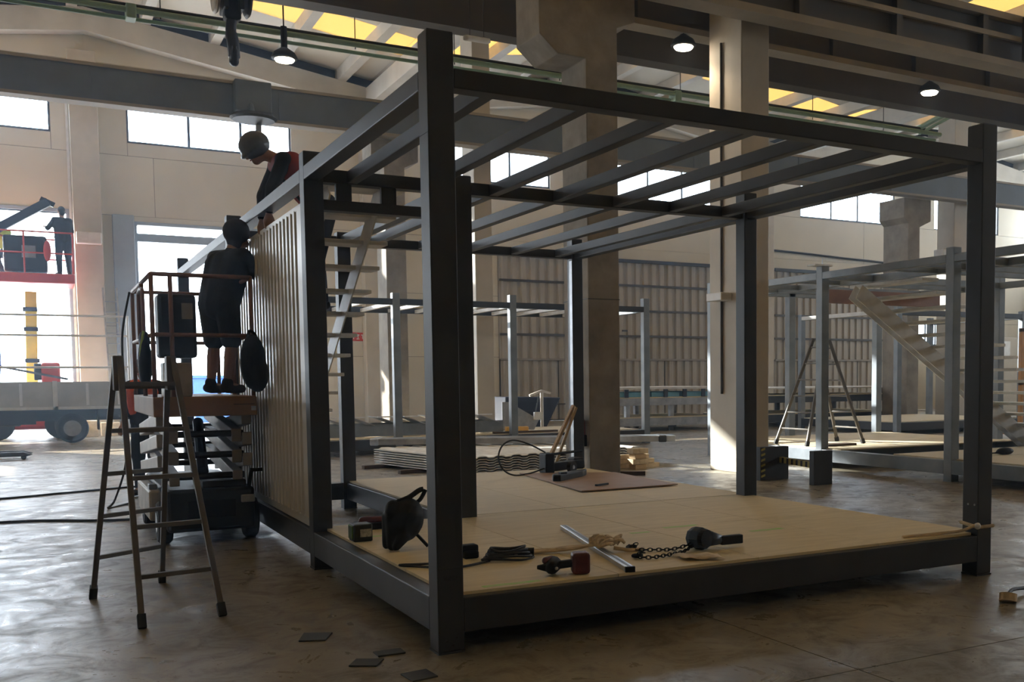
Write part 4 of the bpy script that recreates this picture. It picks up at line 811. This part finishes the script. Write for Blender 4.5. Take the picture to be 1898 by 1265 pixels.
t = thing('orange_machine','orange machine frame standing at the right edge of the picture','machine',(19.2,12,0)); G().box(18.95,19.05,11.9,12.0,.05,2.6).box(19.6,19.7,11.9,12.0,.05,2.6).box(18.95,19.7,11.9,12.0,2.5,2.6).box(18.95,19.7,11.9,12.0,1.2,1.3).build('frame','orange_machine',t,.01); B('base','orange_machine',t,18.8,19.9,11.6,12.4,0,.06); B('guard','orange_machine',t,19.1,19.55,11.92,11.98,1.4,2.3,.01)
# ================================================================== FAR LEFT: truck, boom lift, ladder
tk = thing('flatbed_truck','pale flatbed truck parked across the left doorway','truck',(-3,23.8,0))
TX0, TX1, TY0, TY1 = -7.6, .55, 22.75, 24.75
B('bed_floor','truck_dark',tk,TX0,TX1,TY0+.03,TY1-.03,.80,.90)
for y in (TY0,TY1-.04):
    x = TX0
    for k in range(4):
        xe = x+(TX1-TX0)/4; pn = B('side_panel','truck_side',tk,x+.05,xe-.05,y,y+.04,.86,1.46,.008)
        for q in (.33,.66): B('panel_rib','white_paint',pn,x+(xe-x)*q-.03,x+(xe-x)*q+.03,y-.015,y,.90,1.42)
        B('stake_post','white_paint',tk,xe-.05,xe+.05,y-.02,y+.06,.80,1.48); x = xe
    B('edge_rail','white_paint',tk,TX0,TX1,y-.02,y+.05,.80,.87)
B('tail_board','truck_side',tk,TX1,TX1+.05,TY0+.05,TY1-.05,.84,1.46)
for y in (TY0+.5,TY1-.7): B('chassis_rail','truck_dark',tk,-8.0,.2,y,y+.14,.52,.80,.01)
B('side_skirt','truck_dark',tk,TX0,-1.9,TY0+.1,TY0+.2,.46,.80,.01); B('mud_flap','rubber',tk,-.62,-.58,TY0+.05,TY0+.5,.30,.78); B('tank','truck_dark',tk,-3.4,-2.2,TY0+.15,TY0+.6,.42,.78,.05)
for x in (-1.16,-5.9):
    for y in (TY0+.04,TY1-.32):
        wh = G().lathe([(.10,.0),(.30,.0),(.345,.03),(.35,.06),(.35,.22),(.345,.25),(.30,.28),(.10,.28)],(x,y,.35),(0,1,0),32).build('wheel','rubber',tk); G().lathe([(.19,-.005),(.17,.03),(.07,.03),(.06,-.01),(.02,-.01)],(x,y,.35),(0,1,0),24).build('rim','galv',wh)
B('axle','truck_dark',tk,-1.22,-1.10,TY0+.3,TY1-.3,.29,.41)
for z in (3.02,2.55,1.80): G().cyl((TX0,TY0+.02,z),(.12,TY0+.02,z),.025,n=8).build('rack_pipe','white_paint',tk)
for x in (.10,-4.0,TX0+.1): G().cyl((x,TY0+.02,1.46),(x,TY0+.02,3.04),.03,n=8).build('rack_post','white_paint',tk)
t = thing('timber_plank','grey plank lying sloped on the truck bed','plank',(-2,23.3,1.0)); G().bar((-3.6,23.2,2.05),(-1.2,23.2,1.52),.25,.05).build('plank','truck_dark',t)
t = thing('gas_can','red can standing on the truck bed','can',(-1.55,23.5,.90)); B('can','red_paint',t,-1.75,-1.35,23.3,23.6,.90,1.92,.05); B('cap','black',t,-1.9,-1.72,23.35,23.5,1.5,1.9,.02)
person('person in blue overalls standing on the truck bed at the left edge', (-2.72,24.0,.90), 1.2, standing(.02), dict(shirt='blue_cloth', pants='blue_cloth', sleeve=1.8), vox=.016)
bl = thing('boom_lift','red and yellow boom lift raised before the left doorway','boom lift',(-2.0,25.6,0))
B('base','red_paint',bl,-2.9,-1.2,25.1,26.6,.25,.95,.08)
for x in (-2.75,-1.35):
    for y in (25.1,26.4): G().lathe([(.1,0),(.36,0),(.38,.05),(.38,.2),(.36,.25),(.1,.25)],(x,y-.12,.38),(0,1,0),24).build('wheel','rubber',bl)
G().bar((-1.97,25.4,.9),(-1.90,25.4,3.75),.26,.26).build('mast','yellow',bl,.02)
for z in (1.95,2.75,3.25): B('mast_clamp','black',bl,-2.09,-1.77,25.22,25.6,z,z+.10,.01)
FL = 4.16
pfm = B('platform','red_paint',bl,-4.6,-.92,24.6,26.2,FL-.24,FL,.03)
for z in (FL+.5,FL+1.02): G().cyl((-4.6,24.62,z),(-.94,24.62,z),.02,n=8).build('guard_rail','red_paint',bl); G().cyl((-4.6,26.18,z),(-.94,26.18,z),.02,n=8).build('guard_rail','red_paint',bl); G().cyl((-.94,24.62,z),(-.94,26.18,z),.02,n=8).build('guard_rail','red_paint',bl)
for x,y in ((-.94,24.62),(-2.0,24.62),(-3.2,24.62),(-.94,26.18),(-2.0,26.18),(-3.2,26.18)): G().cyl((x,y,FL),(x,y,FL+1.03),.02,n=8).build('guard_post','red_paint',bl)
cbx = B('control_cabinet','lift_dark',bl,-2.45,-1.5,24.9,25.5,FL+.05,FL+.95,.06); B('panel','galv',cbx,-2.05,-1.75,24.89,24.9,FL+.4,FL+.7)
t = thing('safety_vest','red vest hanging on the boom lift rail','vest',(-1.5,24.58,FL+.25)); b_ = G(); b_.ell((-1.5,24.57,FL+.55),.09,.04,.27); b_.build('cloth','red_paint',t,remesh=.015)
t = thing('steel_beam','dark beam resting slanted on the boom lift, held by workers','beam',(-2.6,25.0,FL+.7)); G().bar((-4.2,25.0,FL-.0),(-1.42,24.8,FL+1.80),.16,.20).build('beam','navy',t,.01); G().bar((-1.6,24.8,FL+1.86),(-1.3,24.8,FL+1.72),.10,.12).build('bracket','navy',t)
person('worker in dark clothes standing on the raised red boom lift', (-1.13,25.1,FL), .4, standing(.04, elr=(.27,.12,1.15), wrr=(.15,.32,1.2), ell=(-.3,.15,1.18), wrl=(-.25,.4,1.25)), dict(shirt='shirt', pants='jeans', sleeve=1.5), vox=.014)
person('worker in lime jacket crouching behind the slanted beam on the boom lift', (-2.38,25.75,FL), 2.6, standing(.35, chest=(0,.18,1.02), neck=(0,.28,1.12), head=(0,.36,1.25), shl=(-.18,.2,1.06), shr=(.18,.2,1.06), pelvis=(0,-.1,.68), hipl=(-.1,-.1,.65), hipr=(.1,-.1,.65), knl=(-.12,.25,.45), knr=(.12,.25,.45), ell=(-.28,.35,.9), elr=(.28,.35,.9), wrl=(-.2,.5,.95), wrr=(.2,.5,.95)), dict(shirt='lime', pants='jeans', sleeve=1.8), vox=.016)
t = thing('leaning_ladder','aluminium ladder leaning on the far wall behind the truck','ladder',(.0,26.3,0))
for x in (-.22,.12): G().bar((x+.10,25.9,0),(x,26.5,4.0),.04,.07,(0,1,0)).build('rail','alu',t)
for k in range(13): f_ = (k+.7)/14; G().bar((-.22+.10*(1-f_),25.9+.6*f_,4.0*f_),(.12+.10*(1-f_),25.9+.6*f_,4.0*f_),.03,.03).build('rung','alu',t)
for k, (x0, x1, y0, y1, h, lb) in enumerate(((-.95,-.5,25.6,26.0,.42,'tan cardboard box on the floor under the truck tail, left one'),(-.42,.02,25.7,26.1,.36,'tan cardboard box on the floor under the truck tail, right one'))):
    t = thing('cardboard_box',lb,'box',((x0+x1)/2,(y0+y1)/2,0),'boxes behind the truck'); B('carton','rope',t,x0,x1,y0,y1,0,h,.01); B('tape','timber',t,(x0+x1)/2-.03,(x0+x1)/2+.03,y0-.002,y1+.002,h,h+.003)
t = thing('pallet_jack','dark pallet jack forks lying low on the floor at the left edge','pallet jack',(-3.0,17.6,0))
for y in (17.35,17.85): G().prism([(-4.4,.06),(-2.05,.06),(-1.95,.09),(-2.1,.14),(-4.4,.16)], lambda a,b,d: V((a,d,b)), y, y+.16).build('fork','truck_dark',t,.01)
for y in (17.36,17.86): G().cyl((-2.1,y,.045),(-2.1,y+.14,.045),.045).build('roller','rubber',t)
B('yoke','truck_dark',t,-4.7,-4.4,17.35,18.01,.03,.45,.02)
t = thing('blue_bin','blue waste bin standing outside the second doorway','bin',(3.7,34.5,-.02)); G().prism([(2.9,-.02),(4.5,-.02),(4.65,1.55),(2.75,1.55)], lambda a,b,d: V((a,d,b)), 34,35.1).build('body','blue_cloth',t,.03); B('lid','blue_cloth',t,2.72,4.68,33.95,35.15,1.55,1.65,.02)

# ================================================================== HAZE (hall dust, plus a bluish veil added to imitate glare)
def haze():
    m = bpy.data.materials.new('dusty_glare_air'); m.use_nodes = True; nt = m.node_tree; nt.nodes.remove(nt.nodes['Principled BSDF'])
    v = nt.nodes.new('ShaderNodeVolumeScatter'); v.inputs['Color'].default_value = (.62,.80,1,1); v.inputs['Density'].default_value = .0028; v.inputs['Anisotropy'].default_value = .75
    nt.links.new(v.outputs[0], nt.nodes['Material Output'].inputs['Volume']); MT['air'] = m
    m.cycles.homogeneous_volume = True
    o = B('dusty_glare_air','air',None,XL-.6,XR+.6,YF-.6,YW+.6,-.4,12.3); tag(o,'faint bluish dust haze and glare veil filling the hall air','haze'); o['kind'] = 'stuff'
haze()
